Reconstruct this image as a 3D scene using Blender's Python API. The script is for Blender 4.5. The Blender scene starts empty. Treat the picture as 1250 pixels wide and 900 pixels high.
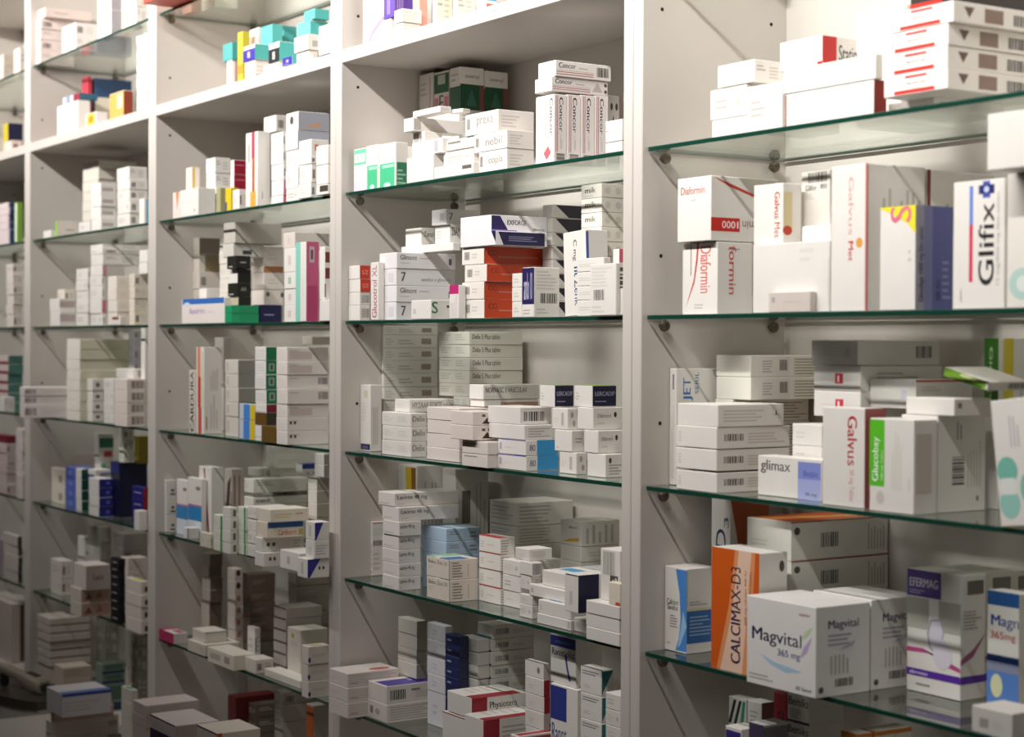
import bpy, math, random
from mathutils import Vector, Matrix

# ------------------------------------------------------------------ camera
SC = bpy.context.scene
EYE = 1.45                                   # camera height above the floor
YAW, PITCH, ROLL, FPX = 0.9914, -0.0139, 0.0044, 2123.2
CAM = Vector((1.9513, -1.4770, EYE))
_f = Vector((-math.sin(YAW)*math.cos(PITCH), math.cos(YAW)*math.cos(PITCH), math.sin(PITCH)))
_r0 = Vector((math.cos(YAW), math.sin(YAW), 0)); _u0 = _r0.cross(_f)
_r = _r0*math.cos(ROLL) + _u0*math.sin(ROLL)
_u = -_r0*math.sin(ROLL) + _u0*math.cos(ROLL)
cam_data = bpy.data.cameras.new('camera'); cam = bpy.data.objects.new('camera', cam_data)
SC.collection.objects.link(cam); SC.camera = cam
cam_data.sensor_width = 36; cam_data.lens = FPX/1250*36
cam.matrix_world = Matrix(((_r.x, _u.x, -_f.x, CAM.x), (_r.y, _u.y, -_f.y, CAM.y), (_r.z, _u.z, -_f.z, CAM.z), (0, 0, 0, 1)))
cam_data.dof.use_dof = True; cam_data.dof.focus_distance = 2.75; cam_data.dof.aperture_fstop = 5.0
cam_data.clip_start = 0.05

# ------------------------------------------------------------------ world, lamps, exposure
W = bpy.data.worlds.new('world'); SC.world = W; W.use_nodes = True
bg = W.node_tree.nodes['Background']; bg.inputs[0].default_value = (1.0, 0.94, 0.88, 1); bg.inputs[1].default_value = 0.018
SC.view_settings.view_transform = 'Standard'; SC.view_settings.look = 'None'
SC.view_settings.gamma = 1; SC.view_settings.use_curve_mapping = False
SC.view_settings.exposure = 0.22
LAMP_Y, LAMP_Z = -0.92, EYE + 1.147          # row of ceiling tubes in front of the shelves (from the shelf shadows)
for lx, power in ((-3.1, 9), (-2.3, 9.5), (-1.5, 10), (-0.7, 11), (0.1, 13), (0.85, 12.5)):
    ld = bpy.data.lights.new('ceiling_tube', 'AREA'); ld.shape = 'RECTANGLE'; ld.size = 0.75; ld.size_y = 0.05
    ld.energy = power; ld.spread = math.radians(125); ld.color = (1.0, 0.96, 0.92)
    lo = bpy.data.objects.new('ceiling_tube', ld); SC.collection.objects.link(lo)
    lo.location = (lx, LAMP_Y, LAMP_Z)
    lo.rotation_euler = (math.radians(76), 0, 0)

# ------------------------------------------------------------------ materials
def lin(h):
    if isinstance(h, tuple): return h
    v = [int(h[i:i+2], 16)/255 for i in (0, 2, 4)]
    return tuple(c/12.92 if c <= .04045 else ((c+.055)/1.055)**2.4 for c in v)
MATS = {}
def mat(hexcol, rough=.45, kind='card'):
    key = (hexcol, rough, kind)
    if key in MATS: return MATS[key]
    m = bpy.data.materials.new(kind + '_' + str(hexcol)); m.use_nodes = True
    nt = m.node_tree; p = nt.nodes['Principled BSDF']
    c = lin(hexcol)
    p.inputs['Roughness'].default_value = rough
    if kind == 'metal': p.inputs['Metallic'].default_value = .85
    if kind == 'ink':
        p.inputs['Base Color'].default_value = (*c, 1)
    else:                                    # faint mottling so that board is never perfectly even
        n = nt.nodes.new('ShaderNodeTexNoise'); n.inputs['Scale'].default_value = 35 if kind == 'card' else 9
        n.inputs['Detail'].default_value = 3
        r = nt.nodes.new('ShaderNodeMapRange'); r.inputs['To Min'].default_value = .94; r.inputs['To Max'].default_value = 1.03
        mx = nt.nodes.new('ShaderNodeVectorMath'); mx.operation = 'SCALE'; mx.inputs[0].default_value = c
        tc = nt.nodes.new('ShaderNodeTexCoord')
        nt.links.new(tc.outputs['Object'], n.inputs['Vector']); nt.links.new(n.outputs['Fac'], r.inputs['Value'])
        nt.links.new(r.outputs[0], mx.inputs['Scale']); nt.links.new(mx.outputs[0], p.inputs['Base Color'])
    MATS[key] = m; return m
def glass_material():
    m = bpy.data.materials.new('shelf_glass'); m.use_nodes = True; nt = m.node_tree; nt.nodes.clear()
    out = nt.nodes.new('ShaderNodeOutputMaterial'); mix = nt.nodes.new('ShaderNodeMixShader')
    tr = nt.nodes.new('ShaderNodeBsdfTransparent'); tr.inputs[0].default_value = (.955, .975, .965, 1)
    gl = nt.nodes.new('ShaderNodeBsdfGlossy'); gl.inputs['Roughness'].default_value = .015; gl.inputs[0].default_value = (.95, 1, .97, 1)
    lw = nt.nodes.new('ShaderNodeLayerWeight'); lw.inputs['Blend'].default_value = .5
    pw = nt.nodes.new('ShaderNodeMath'); pw.operation = 'POWER'; pw.inputs[1].default_value = 5
    ma = nt.nodes.new('ShaderNodeMath'); ma.operation = 'MULTIPLY_ADD'; ma.inputs[1].default_value = .96; ma.inputs[2].default_value = .04
    nt.links.new(lw.outputs['Facing'], pw.inputs[0]); nt.links.new(pw.outputs[0], ma.inputs[0]); nt.links.new(ma.outputs[0], mix.inputs[0])
    nt.links.new(tr.outputs[0], mix.inputs[1]); nt.links.new(gl.outputs[0], mix.inputs[2]); nt.links.new(mix.outputs[0], out.inputs[0])
    return m
GLASS = glass_material()
GLASS_EDGE = mat('133f32', .12, 'glass_edge')

# ------------------------------------------------------------------ mesh helpers
COL = SC.collection
def link(name, verts, faces, mats, parent=None, loc=None, rz=0, mi=None, smooth=False):
    me = bpy.data.meshes.new(name); me.from_pydata(verts, [], faces)
    for m in (mats if isinstance(mats, (list, tuple)) else [mats]): me.materials.append(m)
    if mi: me.polygons.foreach_set('material_index', mi)
    if smooth: me.polygons.foreach_set('use_smooth', [True]*len(me.polygons))
    me.update()
    o = bpy.data.objects.new(name, me); COL.objects.link(o)
    if parent: o.parent = parent
    if loc: o.location = loc
    o.rotation_euler = (0, 0, rz)
    return o
def chamfer_box(x0, x1, y0, y1, z0, z1, c):
    """box with every edge cut by c: 24 corners, 26 faces"""
    V = []; idx = {}
    X = (x0, x1); Y = (y0, y1); Z = (z0, z1)
    for i in (0, 1):
        for j in (0, 1):
            for k in (0, 1):
                sx, sy, sz = 1-2*i, 1-2*j, 1-2*k
                b = (X[i], Y[j], Z[k])
                for a in range(3):           # vertex lying on the face with normal axis a
                    v = [b[0]+sx*c, b[1]+sy*c, b[2]+sz*c]; v[a] = b[a]
                    idx[i, j, k, a] = len(V); V.append(tuple(v))
    F = []
    def add(ids, n):
        p = [Vector(V[q]) for q in ids]
        nn = (p[1]-p[0]).cross(p[2]-p[0])
        F.append(tuple(ids) if nn.dot(n) > 0 else tuple(reversed(ids)))
    for a in range(3):
        o1, o2 = [q for q in range(3) if q != a]
        for s in (0, 1):
            ids = []
            for p, q in ((0, 0), (1, 0), (1, 1), (0, 1)):
                t = [0, 0, 0]; t[a] = s; t[o1] = p; t[o2] = q; ids.append(idx[(*t, a)])
            n = Vector((0, 0, 0)); n[a] = 2*s-1; add(ids, n)
        for p in (0, 1):
            for q in (0, 1):                 # edge strips along axis a
                t0 = [0, 0, 0]; t0[o1] = p; t0[o2] = q; t1 = list(t0); t1[a] = 1
                n = Vector((0, 0, 0)); n[o1] = 2*p-1; n[o2] = 2*q-1
                add([idx[(*t0, o1)], idx[(*t1, o1)], idx[(*t1, o2)], idx[(*t0, o2)]], n)
    for i in (0, 1):
        for j in (0, 1):
            for k in (0, 1): add([idx[i, j, k, a] for a in range(3)], Vector((2*i-1, 2*j-1, 2*k-1)))
    return V, F
def box_obj(name, x0, x1, y0, y1, z0, z1, m, parent=None, c=.0008):
    V, F = chamfer_box(x0, x1, y0, y1, z0, z1, c)
    return link(name, V, F, m, parent)
def disc_stack(rings, n=12):
    """lathe around +z: list of (r, z)"""
    V = []; F = []
    for r, z in rings: V += [(r*math.cos(2*math.pi*i/n), r*math.sin(2*math.pi*i/n), z) for i in range(n)]
    for k in range(len(rings)-1):
        for i in range(n): F.append((k*n+i, k*n+(i+1) % n, (k+1)*n+(i+1) % n, (k+1)*n+i))
    F.append(tuple(reversed(range(n)))); F.append(tuple(range((len(rings)-1)*n, len(rings)*n)))
    return V, F

# ------------------------------------------------------------------ the shelving
PITCH_X, HALF = 0.9, 0.0212                  # bay pitch and panel thickness
DEPTH = 0.265
WHITE = 'd1cac3'
BAYS = {1: -4, 2: -3, 3: -2, 4: -1, 5: 0}
BAYNAME = {1: 'leftmost bay', 2: 'second bay', 3: 'third bay', 4: 'fourth bay', 5: 'rightmost bay'}
LEVEL = {'T': .743, 'W': .535, 'A': .2755, 'B': .0414, 'C': -.197, 'D': -.429, 'E': -.669, 'F': -.905}
for k in LEVEL: LEVEL[k] += EYE
SHELFNAME = {'T': 'topmost glass shelf', 'W': 'thick white shelf', 'A': 'upper glass shelf', 'B': 'eye-level glass shelf',
             'C': 'third glass shelf', 'D': 'fourth glass shelf', 'E': 'fifth glass shelf', 'F': 'base board'}
TOP_Z, WOOD_Z0 = EYE + 1.02, EYE + .511
panel_m = mat(WHITE, .38, 'panel')
pin_m = mat('6d6558', .3, 'metal'); hole_m = mat('1c1713', .7, 'ink')
pinV, pinF = disc_stack([(.0035, 0), (.0035, .006), (.0075, .006), (.0085, .009), (.0075, .013), (.004, .014)], 10)
pin_me = bpy.data.meshes.new('shelf_pin'); pin_me.from_pydata(pinV, [], pinF); pin_me.materials.append(pin_m)
holeV, holeF = disc_stack([(.0028, 0), (.0028, .0004)], 10)
hole_me = bpy.data.meshes.new('peg_hole'); hole_me.from_pydata(holeV, [], holeF); hole_me.materials.append(hole_m)
def shared(name, me, parent, loc, rot):
    o = bpy.data.objects.new(name, me); COL.objects.link(o); o.parent = parent; o.location = loc; o.rotation_euler = rot; return o
UNIT_LABEL = {1: 'white shelving bay cut by the left picture edge', 2: 'white shelving bay second from the left, holding navy cartons low down',
              3: 'white shelving bay in the middle, with turquoise cartons near its top',
              4: 'white shelving bay with the orange-sided cartons on its eye-level shelf', 5: 'nearest white shelving bay at right, with the largest cartons'}
for b, k in BAYS.items():
    x0 = k*PITCH_X + .0008; x1 = (k+1)*PITCH_X - .0008
    unit = bpy.data.objects.new('shelving_unit', None); COL.objects.link(unit)
    unit['label'] = UNIT_LABEL[b]; unit['category'] = 'shelving'; unit['group'] = 'shelving bays along the wall'
    box_obj('side_panel', x0, x0+HALF, 0, DEPTH+.015, 0.02, TOP_Z, panel_m, unit, .0012)
    box_obj('side_panel', x1-HALF, x1, 0, DEPTH+.015, 0.02, TOP_Z, panel_m, unit, .0012)
    box_obj('back_panel', x0+HALF, x1-HALF, DEPTH, DEPTH+.012, 0.02, TOP_Z, panel_m, unit, .0005)
    box_obj('top_board', x0+HALF, x1-HALF, .001, DEPTH, TOP_Z-.022, TOP_Z, panel_m, unit, .001)
    if b != 5: box_obj('fixed_shelf', x0+HALF, x1-HALF, .0, DEPTH, WOOD_Z0, LEVEL['W'], panel_m, unit, .001)
    box_obj('base_board', x0+HALF, x1-HALF, .0, DEPTH, LEVEL['F']-.024, LEVEL['F'], panel_m, unit, .001)
    box_obj('plinth_panel', x0+HALF, x1-HALF, .03, .05, .02, LEVEL['F']-.025, panel_m, unit, .001)
    for lv in ('TABCDE' if b != 5 else 'TWABCDE'):
        z = LEVEL[lv] - .006
        for py in (.034, .236):
            shared('shelf_pin', pin_me, unit, (x0+HALF, py, z-.0086), (0, math.pi/2, 0))
            shared('shelf_pin', pin_me, unit, (x1-HALF, py, z-.0086), (0, -math.pi/2, 0))
        # one pane per level, lying on its four pins
        gx0, gx1 = x0+HALF+.003, x1-HALF-.003
        V, F = chamfer_box(gx0, gx1, .008, .258, z, LEVEL[lv], .0006)
        mi = []
        for f in F:
            zs = [V[q][2] for q in f]
            flat = (max(zs)-min(zs)) < 1e-6
            mi.append(0 if flat else 1)
        g = link('glass_shelf', V, F, [GLASS, GLASS_EDGE], mi=mi)
        g['label'] = 'green-edged clear %s of the %s' % (SHELFNAME[lv].replace('thick white', 'high glass'), BAYNAME[b]); g['category'] = 'glass shelf'; g['group'] = 'glass shelves of the shelving bays'
    for hz in (.60, .47, .125, -.11):        # unused peg holes
        for py in (.034, .236):
            shared('peg_hole', hole_me, unit, (x0+HALF, py, EYE+hz), (0, math.pi/2, 0))
            shared('peg_hole', hole_me, unit, (x1-HALF, py, EYE+hz), (0, -math.pi/2, 0))
fl = box_obj('floor', -6, 5, -5, 1.2, -.05, 0, mat('6b5546', .4, 'floor')); fl['kind'] = 'structure'
wl = box_obj('wall_back', -6, 5, DEPTH+.03, DEPTH+.13, 0, 2.9, mat('d8d2c6', .7, 'wall')); wl['kind'] = 'structure'

# ------------------------------------------------------------------ measuring: photo column + setback -> place on a shelf
def project(P):
    d = Vector(P) - CAM; z = d.dot(_f); return 625+FPX*d.dot(_r)/z, 450-FPX*d.dot(_u)/z
def ray(x, y): return _f*FPX + _r*(x-625) + _u*(450-y)
def at_Y(x, y, Y):
    d = ray(x, y); return CAM + d*((Y-CAM.y)/d.y)
def at_Z(x, y, Z):
    d = ray(x, y); return CAM + d*((Z-CAM.z)/d.z)
def z_over(p, x, y):
    """height on the vertical line through p seen at photo row y"""
    lo, hi = 0., 3.2
    for _ in range(40):
        m = (lo+hi)/2
        if project((p.x, p.y, m))[1] > y: lo = m
        else: hi = m
    return lo
def reach(p, dirv, x, hi=.6):
    """distance from p along dirv until photo column x"""
    lo = 0.; s = 1 if project(p+dirv*.01)[0] > project(p)[0] else -1
    for _ in range(40):
        m = (lo+hi)/2
        if s*(project(p+dirv*m)[0]-x) < 0: lo = m
        else: hi = m
    return lo

# ------------------------------------------------------------------ cartons and their print
class B: pass
TEXT = {}
def text_mesh(s):
    if s in TEXT: return TEXT[s]
    cu = bpy.data.curves.new('t', 'FONT'); cu.body = s; cu.resolution_u = 3
    o = bpy.data.objects.new('t', cu); me = o.to_mesh()
    V = [v.co.copy() for v in me.vertices]; F = [tuple(p.vertices) for p in me.polygons]
    o.to_mesh_clear(); bpy.data.objects.remove(o); bpy.data.curves.remove(cu)
    if not V: TEXT[s] = ([], []); return TEXT[s]
    a = min(v.x for v in V); b = max(v.x for v in V); c = min(v.y for v in V); d = max(v.y for v in V)
    TEXT[s] = ([((v.x-a)/(b-a), (v.y-c)/(d-c)) for v in V], F)
    return TEXT[s]
def blend(a, b, t): return ''.join('%02x' % round(int(a[i:i+2], 16)*(1-t)+int(b[i:i+2], 16)*t) for i in (0, 2, 4))
RND = random.Random(7)
INK = '3a3733'
def print_parts(dims, ops):
    """ops: (face, kind, u0, v0, u1, v1, colour, extra); faces F front, S right side, T top"""
    w, l, h = dims; e = .00008
    def pt(face, u, v):
        if face == 'F': return (-w*(1-u), -e, h*v)
        if face == 'S': return (e, l*u, h*v)
        if face == 'T': return (-w*(1-u), l*v, h+e)
        if face == 'U': return (-w*(1-u), l*v, -e)
    parts = {}
    def emit(name, face, col, pts, faces):
        key = (name, face, col); V, F = parts.setdefault(key, ([], [])); o = len(V)
        n_ = {'F': (0, -1, 0), 'S': (1, 0, 0), 'T': (0, 0, 1), 'U': (0, 0, -1)}[face]; up = seq*.00002
        V += [tuple(c+k*up for c, k in zip(pt(face, *p), n_)) for p in pts]; F += [tuple(i+o for i in f) for f in faces]
    seq = 0
    for op in ops:
        seq += 1
        face, kind, u0, v0, u1, v1, col = op[:7]
        if kind in 'lm': col = blend(col, 'eeeae4', .38)
        ex = op[7] if len(op) > 7 else None
        if kind == 'r': emit('printed_panel', face, col, [(u0, v0), (u1, v0), (u1, v1), (u0, v1)], [(0, 1, 2, 3)])
        elif kind == 'p': emit('printed_shape', face, col, [(u0+(u1-u0)*a, v0+(v1-v0)*b) for a, b in ex], [tuple(range(len(ex)))])
        elif kind == 'o':
            n = 20; emit('printed_shape', face, col, [((u0+u1)/2+(u1-u0)/2*math.cos(6.2832*i/n), (v0+v1)/2+(v1-v0)/2*math.sin(6.2832*i/n)) for i in range(n)], [tuple(range(n))])
        elif kind == 'b':                    # barcode; ex True = bars stacked along v
            r = random.Random(int((u0+v0)*1000)); t = 0; pts = []; fs = []
            while t < 1:
                g = r.choice((.03, .05, .08)); t2 = min(1, t+g)
                q = [(u0+(u1-u0)*t, v0), (u0+(u1-u0)*t2, v0), (u0+(u1-u0)*t2, v1), (u0+(u1-u0)*t, v1)] if not ex else \
                    [(u0, v0+(v1-v0)*t), (u1, v0+(v1-v0)*t), (u1, v0+(v1-v0)*t2), (u0, v0+(v1-v0)*t2)]
                fs.append(tuple(range(len(pts), len(pts)+4))); pts += q; t = t2 + r.choice((.03, .05))
            emit('barcode', face, col, pts, fs)
        elif kind in ('l', 'm'):             # rows of fine print, too small to read ('m': upright columns)
            n = ex or 3; r = random.Random(int((u0+v1)*977)+n); pts = []; fs = []
            for i in range(n):
                t = (i+.2)/n; t2 = (i+.62)/n; s = r.uniform(.55, 1)
                q = [(u0, v0+(v1-v0)*t), (u0+(u1-u0)*s, v0+(v1-v0)*t), (u0+(u1-u0)*s, v0+(v1-v0)*t2), (u0, v0+(v1-v0)*t2)] if kind == 'l' else \
                    [(u0+(u1-u0)*t, v0), (u0+(u1-u0)*t2, v0), (u0+(u1-u0)*t2, v0+(v1-v0)*s), (u0+(u1-u0)*t, v0+(v1-v0)*s)]
                fs.append(tuple(range(len(pts), len(pts)+4))); pts += q
            emit('fine_print', face, col, pts, fs)
        elif kind == 't':                    # lettering, ex = (string, quarter turns)
            s, rot = ex if isinstance(ex, tuple) else (ex, 0)
            V, F = text_mesh(s)
            def turn(x, y): return ((x, y), (1-y, x), (1-x, 1-y), (y, 1-x))[rot % 4]
            for sh in (0, .35/max(3, len(s)*3)):           # struck twice a hair apart for a bolder stroke
                seq += .4
                emit('lettering', face, col, [(u0+(u1-u0)*a, v0+(v1-v0)*b) for a, b in (turn(x*(1-sh)+sh, y) if sh else turn(x, y) for x, y in V)], F)
    out = []
    for (name, face, col), (V, F) in parts.items():
        out.append((name, V, F, mat(col, .4, 'ink')))
    return out
def generic(seed, bar=.5, dark=INK):
    r = random.Random(seed); ops = []
    ops.append(('F', 'l', .12, .30, .12+r.uniform(.3, .6), .72, r.choice(('b9b4ac', 'a39d95', 'cfc9c0')), r.choice((2, 3))))
    k = r.random()
    if k < bar: ops.append(('S', 'b', .10, .22, .34, .70, '4a4540'))
    else: ops.append(('S', 'l', .08, .5, .42, .82, '8f8981', 2))
    ops.append(('S', 'l', .5, .2, .9, .78, r.choice(('b4aea5', '9c958c')), r.choice((3, 4))))
    if r.random() < .3: ops.append(('F', 'o', .72, .35, .86, .65, 'c9c3ba'))
    return ops
ORD = ['lowest', 'second', 'third', 'fourth', 'fifth', 'sixth', 'seventh', 'eighth', 'ninth', 'tenth', 'eleventh', 'twelfth', 'thirteenth', 'fourteenth']
CARTONS = []
COUNT = [0]
def carton(cell, look, where, xl, xe, xr=None, yt=None, yb=None, d=None, zb=None, zt=None, yaw=0, L=None, Wd=None,
           body='e9e5df', ops=None, tilt=0, pos='', group=None, name='medicine_carton', cat='medicine box', rough=.42, ang=None):
    """one carton. xl / xe / xr: photo columns of the front's left edge, the near upright edge and the side's far edge;
    yt / yb: photo rows of top and foot at the near edge; d: setback of the near edge behind the cabinet front."""
    bay, lv = cell; floor_z = LEVEL[lv] + .0004
    if d is None:
        p = at_Z(xe, yb, floor_z)
    else:
        ym = yb if yb is not None else (yt if yt is not None else 400)
        if yt is not None and yb is not None: ym = (yt+yb)/2
        p = at_Y(xe, ym, d)
    p = Vector((p.x, p.y, 0))
    if zb is None: zb = floor_z if (yb is None or d is None) else z_over(p, xe, yb)
    if zt is None: zt = z_over(p, xe, yt)
    h = max(.004, zt-zb)
    a = math.radians(yaw); left = Vector((-math.cos(a), -math.sin(a), 0)); back = Vector((-math.sin(a), math.cos(a), 0))
    pm = Vector((p.x, p.y, (zb+zt)/2))
    w = Wd or reach(pm, left, xl); l = L or reach(pm, back, xr)
    l = max(.008, min(l, (DEPTH-.002-p.y)/max(.2, math.cos(a)) - (w*math.sin(-a) if a < 0 else 0)))
    if p.y + l > 0 and lv != 'G' and p.y > -.02:       # keep clear of the side panels
        xin0 = BAYS[bay]*PITCH_X + HALF + .0022; xin1 = (BAYS[bay]+1)*PITCH_X - HALF - .0022
        if p.x > xin1: p.x = xin1
        skew = max(0., l*math.sin(a))
        if p.x - w - skew < xin0: w = max(.006, p.x - xin0 - skew)
        if p.x - w - skew < xin0: p.x = xin0 + w + skew
    above = sorted(v for v in LEVEL.values() if v > LEVEL[lv] + .05)
    if above and p.y + l > 0 and lv != 'G':                # stay under the shelf above
        lim = (WOOD_Z0 if lv == 'A' and bay != 5 else above[0] - .0062) - .001
        if zb + h > lim: h = max(.004, lim - zb)
    q = B(); q.name = name; q.w, q.l, q.h = w, l, h; q.mat = mat(body, rough); q.tilt = tilt; q.yaw = yaw; q.loc = (p.x, p.y, zb + (w*math.sin(math.radians(-tilt)) if tilt < 0 else 0)); q.rot = (0, math.radians(tilt), a)
    COUNT[0] += 1
    if ops is None: ops = generic(COUNT[0])
    q.ops = ops; CARTONS.append(q)
    core = look + ((', ' + pos + ' ' + where) if where and pos else (', ' + where) if where else (', ' + pos) if pos else '')
    for tail in (', ' + SHELFNAME[lv] + ' of ' + BAYNAME[bay], ', ' + SHELFNAME[lv].replace(' glass', '') + ', ' + BAYNAME[bay], ', ' + BAYNAME[bay], ''):
        lab = core + tail
        if len(lab.replace('-', ' ').split()) <= 16: break
    else: lab = look + ((', ' + pos + ' ' + where) if where and pos else (', ' + where) if where else '')
    q.label = lab; q.cat = cat; q.group = group or 'medicine cartons on the %s of the %s' % (SHELFNAME[lv], BAYNAME[bay])
    r = B(); r.zt = zb+h; r.p = p; r.w = w; r.l = l; r.h = h; return r
def stack(cell, look, where, xl, xe, xr=None, yts=(), yb=None, d=None, zb=None, jit=1.0, ops=None, special=None, n=None, **kw):
    """a pile of like cartons from the foot upwards; special: {index: overrides}"""
    bay, lv = cell; out = []
    if n:                                    # n even cartons up to the single row yts
        bb = yb if yb is not None else None
        if bb is None: p = at_Y(xe, yts, d); bb = project((p.x, p.y, zb or LEVEL[lv]))[1]
        yts = [bb+(yts-bb)*(i+1)/n for i in range(n)]
    if d is None: d = at_Z(xe, yb, LEVEL[lv]+.0004).y; yb = None
    z = zb; N = len(yts)
    for i, y in enumerate(yts):
        pos = '' if N == 1 else 'topmost of' if i == N-1 else 'lowest of' if i == 0 else ORD[i] + ' up in'
        k = dict(kw); s = (special or {}).get(i, {})
        dx = RND.uniform(-1, 1)*jit; dd = RND.uniform(-.002, .002)*jit; ya = RND.uniform(-1.2, 1.2)*jit
        args = dict(xl=xl+dx, xe=xe+dx, xr=(xr+dx if xr else None), d=d+dd, yaw=k.pop('yaw', 0)+ya, ops=ops(i) if callable(ops) else ops)
        lk = look; wh = where
        for q, v in s.items():
            if q == 'look': lk = v
            elif q == 'where': wh = v
            elif q in ('dd',): args['d'] += v
            elif q in ('dx',): args['xl'] += v; args['xe'] += v; args['xr'] = args['xr']+v if args['xr'] else None
            else: args[q] = v
        k.update(args)
        if z is not None and z_over(at_Y(args['xe'], y, args['d']), args['xe'], y) < z + .006: continue
        r = carton(cell, lk, wh, yt=y, yb=(yb if (i == 0 and z is None) else None), zb=z, pos=pos, **k)
        z = r.zt + .0004; out.append(r)
    return out
# ------------------------------------------------------------------ rightmost bay
def seam(c='c9c3ba'): return ('F', 'r', .02, .90, .98, .915, c)
A5 = (5, 'A')
base = at_Y(1156, 108, .012)
carton(A5, 'small white carton', 'under the red-banded pile', 1084, 1140, d=.05, zt=base.z, yt=110, L=.12)
REDOPS = [('F', 'r', .17, .06, .80, .24, 'd8281c'), ('F', 'r', .34, .80, .68, .92, 'd8281c'), ('F', 't', .36, .44, .66, .62, '57534f', 'Aprovel 5mg'), ('F', 'l', .42, .28, .6, .36, '8a857e', 1),
          ('S', 'p', .10, .28, .20, .78, '6a5148', [(.5, 0), (1, 1), (0, 1)]), ('S', 'r', .30, .15, .48, .82, '8c7469'), ('S', 'b', .58, .18, .80, .72, '3a322d')]
pile = stack(A5, 'white carton with two red bands', 'the pile at right', 1079, 1157, None, [82, 55, 28, 0], yb=108, d=.012, L=.17, ops=REDOPS, body='f0eae4', jit=.5,
             special={3: dict(dx=7), 2: dict(dx=1), 0: dict(dx=0)})
carton(A5, 'black and red carton', 'on top of the red-banded pile', 1111, 1160, d=.012, zb=pile[-1].zt, yt=-26, L=.15, body='2a2220', ops=[('F', 'r', 0, .0, .8, .2, 'c8281e')])
carton(A5, 'thin white carton', 'lowest by the side wall', 869, 911, 925, 141, d=.03)
b1 = carton(A5, 'white square-ended carton', 'middle of the left pile', 867, 911, 920, 103, yb=140.6, d=.03)
carton(A5, 'white upright carton', 'right of the left pile', 911.5, 955, 962, 99, d=.02, L=.1)
carton(A5, 'white carton', 'on top of the left pile', 876, 921, 957, 72, d=.03, zb=b1.zt+.0015)
b1 = carton(A5, 'wide white carton with dark red end', '', 959, 1067, 1082, 97, d=.015, ops=[('S', 'r', 0, 0, 1, 1, '8c2a20'), ('F', 'r', 0, .02, .012, .98, 'a83a30')])
b2 = carton(A5, 'wide plain white carton', 'on the red-ended carton', 956, 1069, 1078, 65, d=.014, zb=b1.zt+.0005, ops=[('F', 't', .42, .46, .66, .66, 'd8d2cc', 'LIPITOR')])
carton(A5, 'white carton with red square', 'on the wide plain carton', 952, 1004, 1047, 42, d=.02, zb=b2.zt+.0005,
       ops=[('S', 'r', .0, .06, .40, .98, 'c8221e'), ('S', 't', .46, .18, .98, .72, '3a3430', 'Statin'), ('F', 'r', .88, .0, 1, .12, 'c8221e')])
b3 = carton(A5, 'tall plain white carton', 'behind the red-banded pile', 1045, 1100, None, 57, d=.10, L=.1)
carton(A5, 'big pale carton', 'behind the red-banded pile', 1045, 1106, None, 4, d=.10, zb=b3.zt+.0005, L=.12, body='efe6de')

B5 = (5, 'B')
swoosh = [(0, 0), (.25, .42), (.33, .75), (.36, 1), (.42, 1), (.38, .72), (.28, .38)]
carton(B5, 'white carton with upright red script', 'lower of the pair by the side wall', 833, 876, 919, 295, d=.045,
       ops=[('F', 'p', .1, .1, 1.0, 1, 'c64a44', swoosh), ('F', 'r', .24, .55, .26, 1, '6d6964'), ('F', 't', .52, .3, .82, .95, 'd8706a', ('Diaformin', 3)), ('F', 'l', .35, .08, .6, .16, 'aaa49c', 2),
            ('S', 't', .32, .28, .52, .95, 'cf5a54', ('formin', 3)), ('S', 'r', .28, .9, .62, .91, '88827b'), ('S', 'r', .97, .25, .985, .98, 'b4aea5')])
carton(B5, 'white carton with red corner block', 'on the red-script carton', 827, 868, 950, 214, yb=293.5, d=.035,
       ops=[('F', 't', .1, .74, .82, .86, 'b8685f', 'Diaformin'), ('F', 'l', .4, .62, .66, .68, 'b9b4ac', 1),
            ('S', 'p', .02, .62, 1.0, 1, 'c9342c', [(.0, .98), (.25, .6), (.6, .25), (1, .02), (1, .12), (.6, .36), (.28, .7)]), ('S', 'r', 0, .15, .42, .36, 'cc2a22'),
            ('S', 't', .16, .2, .4, .31, 'fbeeee', ('1000', 2)), ('S', 't', .46, .19, 1, .33, 'a88078', ('diaformin', 2))])
c1 = carton(B5, 'broad blank white carton', 'between the two upright red-lettered cartons', 919, 1013, None, 293, d=.02, L=.12, ops=[('F', 'l', .62, .7, .8, .95, 'd6d0c8', 2), ('F', 'r', .985, .05, .99, .75, 'bcb6ae')])
GM = [('F', 't', .72, .1, .9, .86, 'c2453f', ('Galvus Met', 3)), ('S', 'r', .05, .25, .5, .85, 'd9c99a'), ('S', 'o', .0, .14, .5, .3, 'c4432a')]
carton(B5, 'white carton with red vertical lettering', 'standing on the broad blank carton', 920, 956, 978, 223, d=.03, zb=c1.zt+.0004, ops=GM)
c2 = carton(B5, 'flat white carton', 'lying on the broad blank carton', 979, 1013.5, None, 274, d=.04, zb=c1.zt+.0004, L=.1, ops=[])
carton(B5, 'shade-greyed carton with barcode at its top', '', 978, 1013, None, 207, d=.07, zb=c2.zt+.0004, L=.09, body='d8d3cb',  # body greyed to paint in the shade it stands in
       ops=[('F', 'b', .25, .80, .9, .98, '4a4540'), ('F', 't', .15, .66, .55, .76, '3a3733', 'Glifor'), ('F', 't', .68, .68, .9, .76, '3a3733', '850'), ('F', 'l', .15, .5, .5, .62, 'a39d95', 3)])
carton(B5, 'small beige carton', 'lying at the shelf front', 938, 989, None, 355.5, d=.009, L=.04, body='d6cbc3', ops=[('F', 'l', .4, .45, .8, .6, 'b4a9a1', 1), ('F', 'r', .08, .5, .16, .75, 'b4a9a1')])
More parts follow.
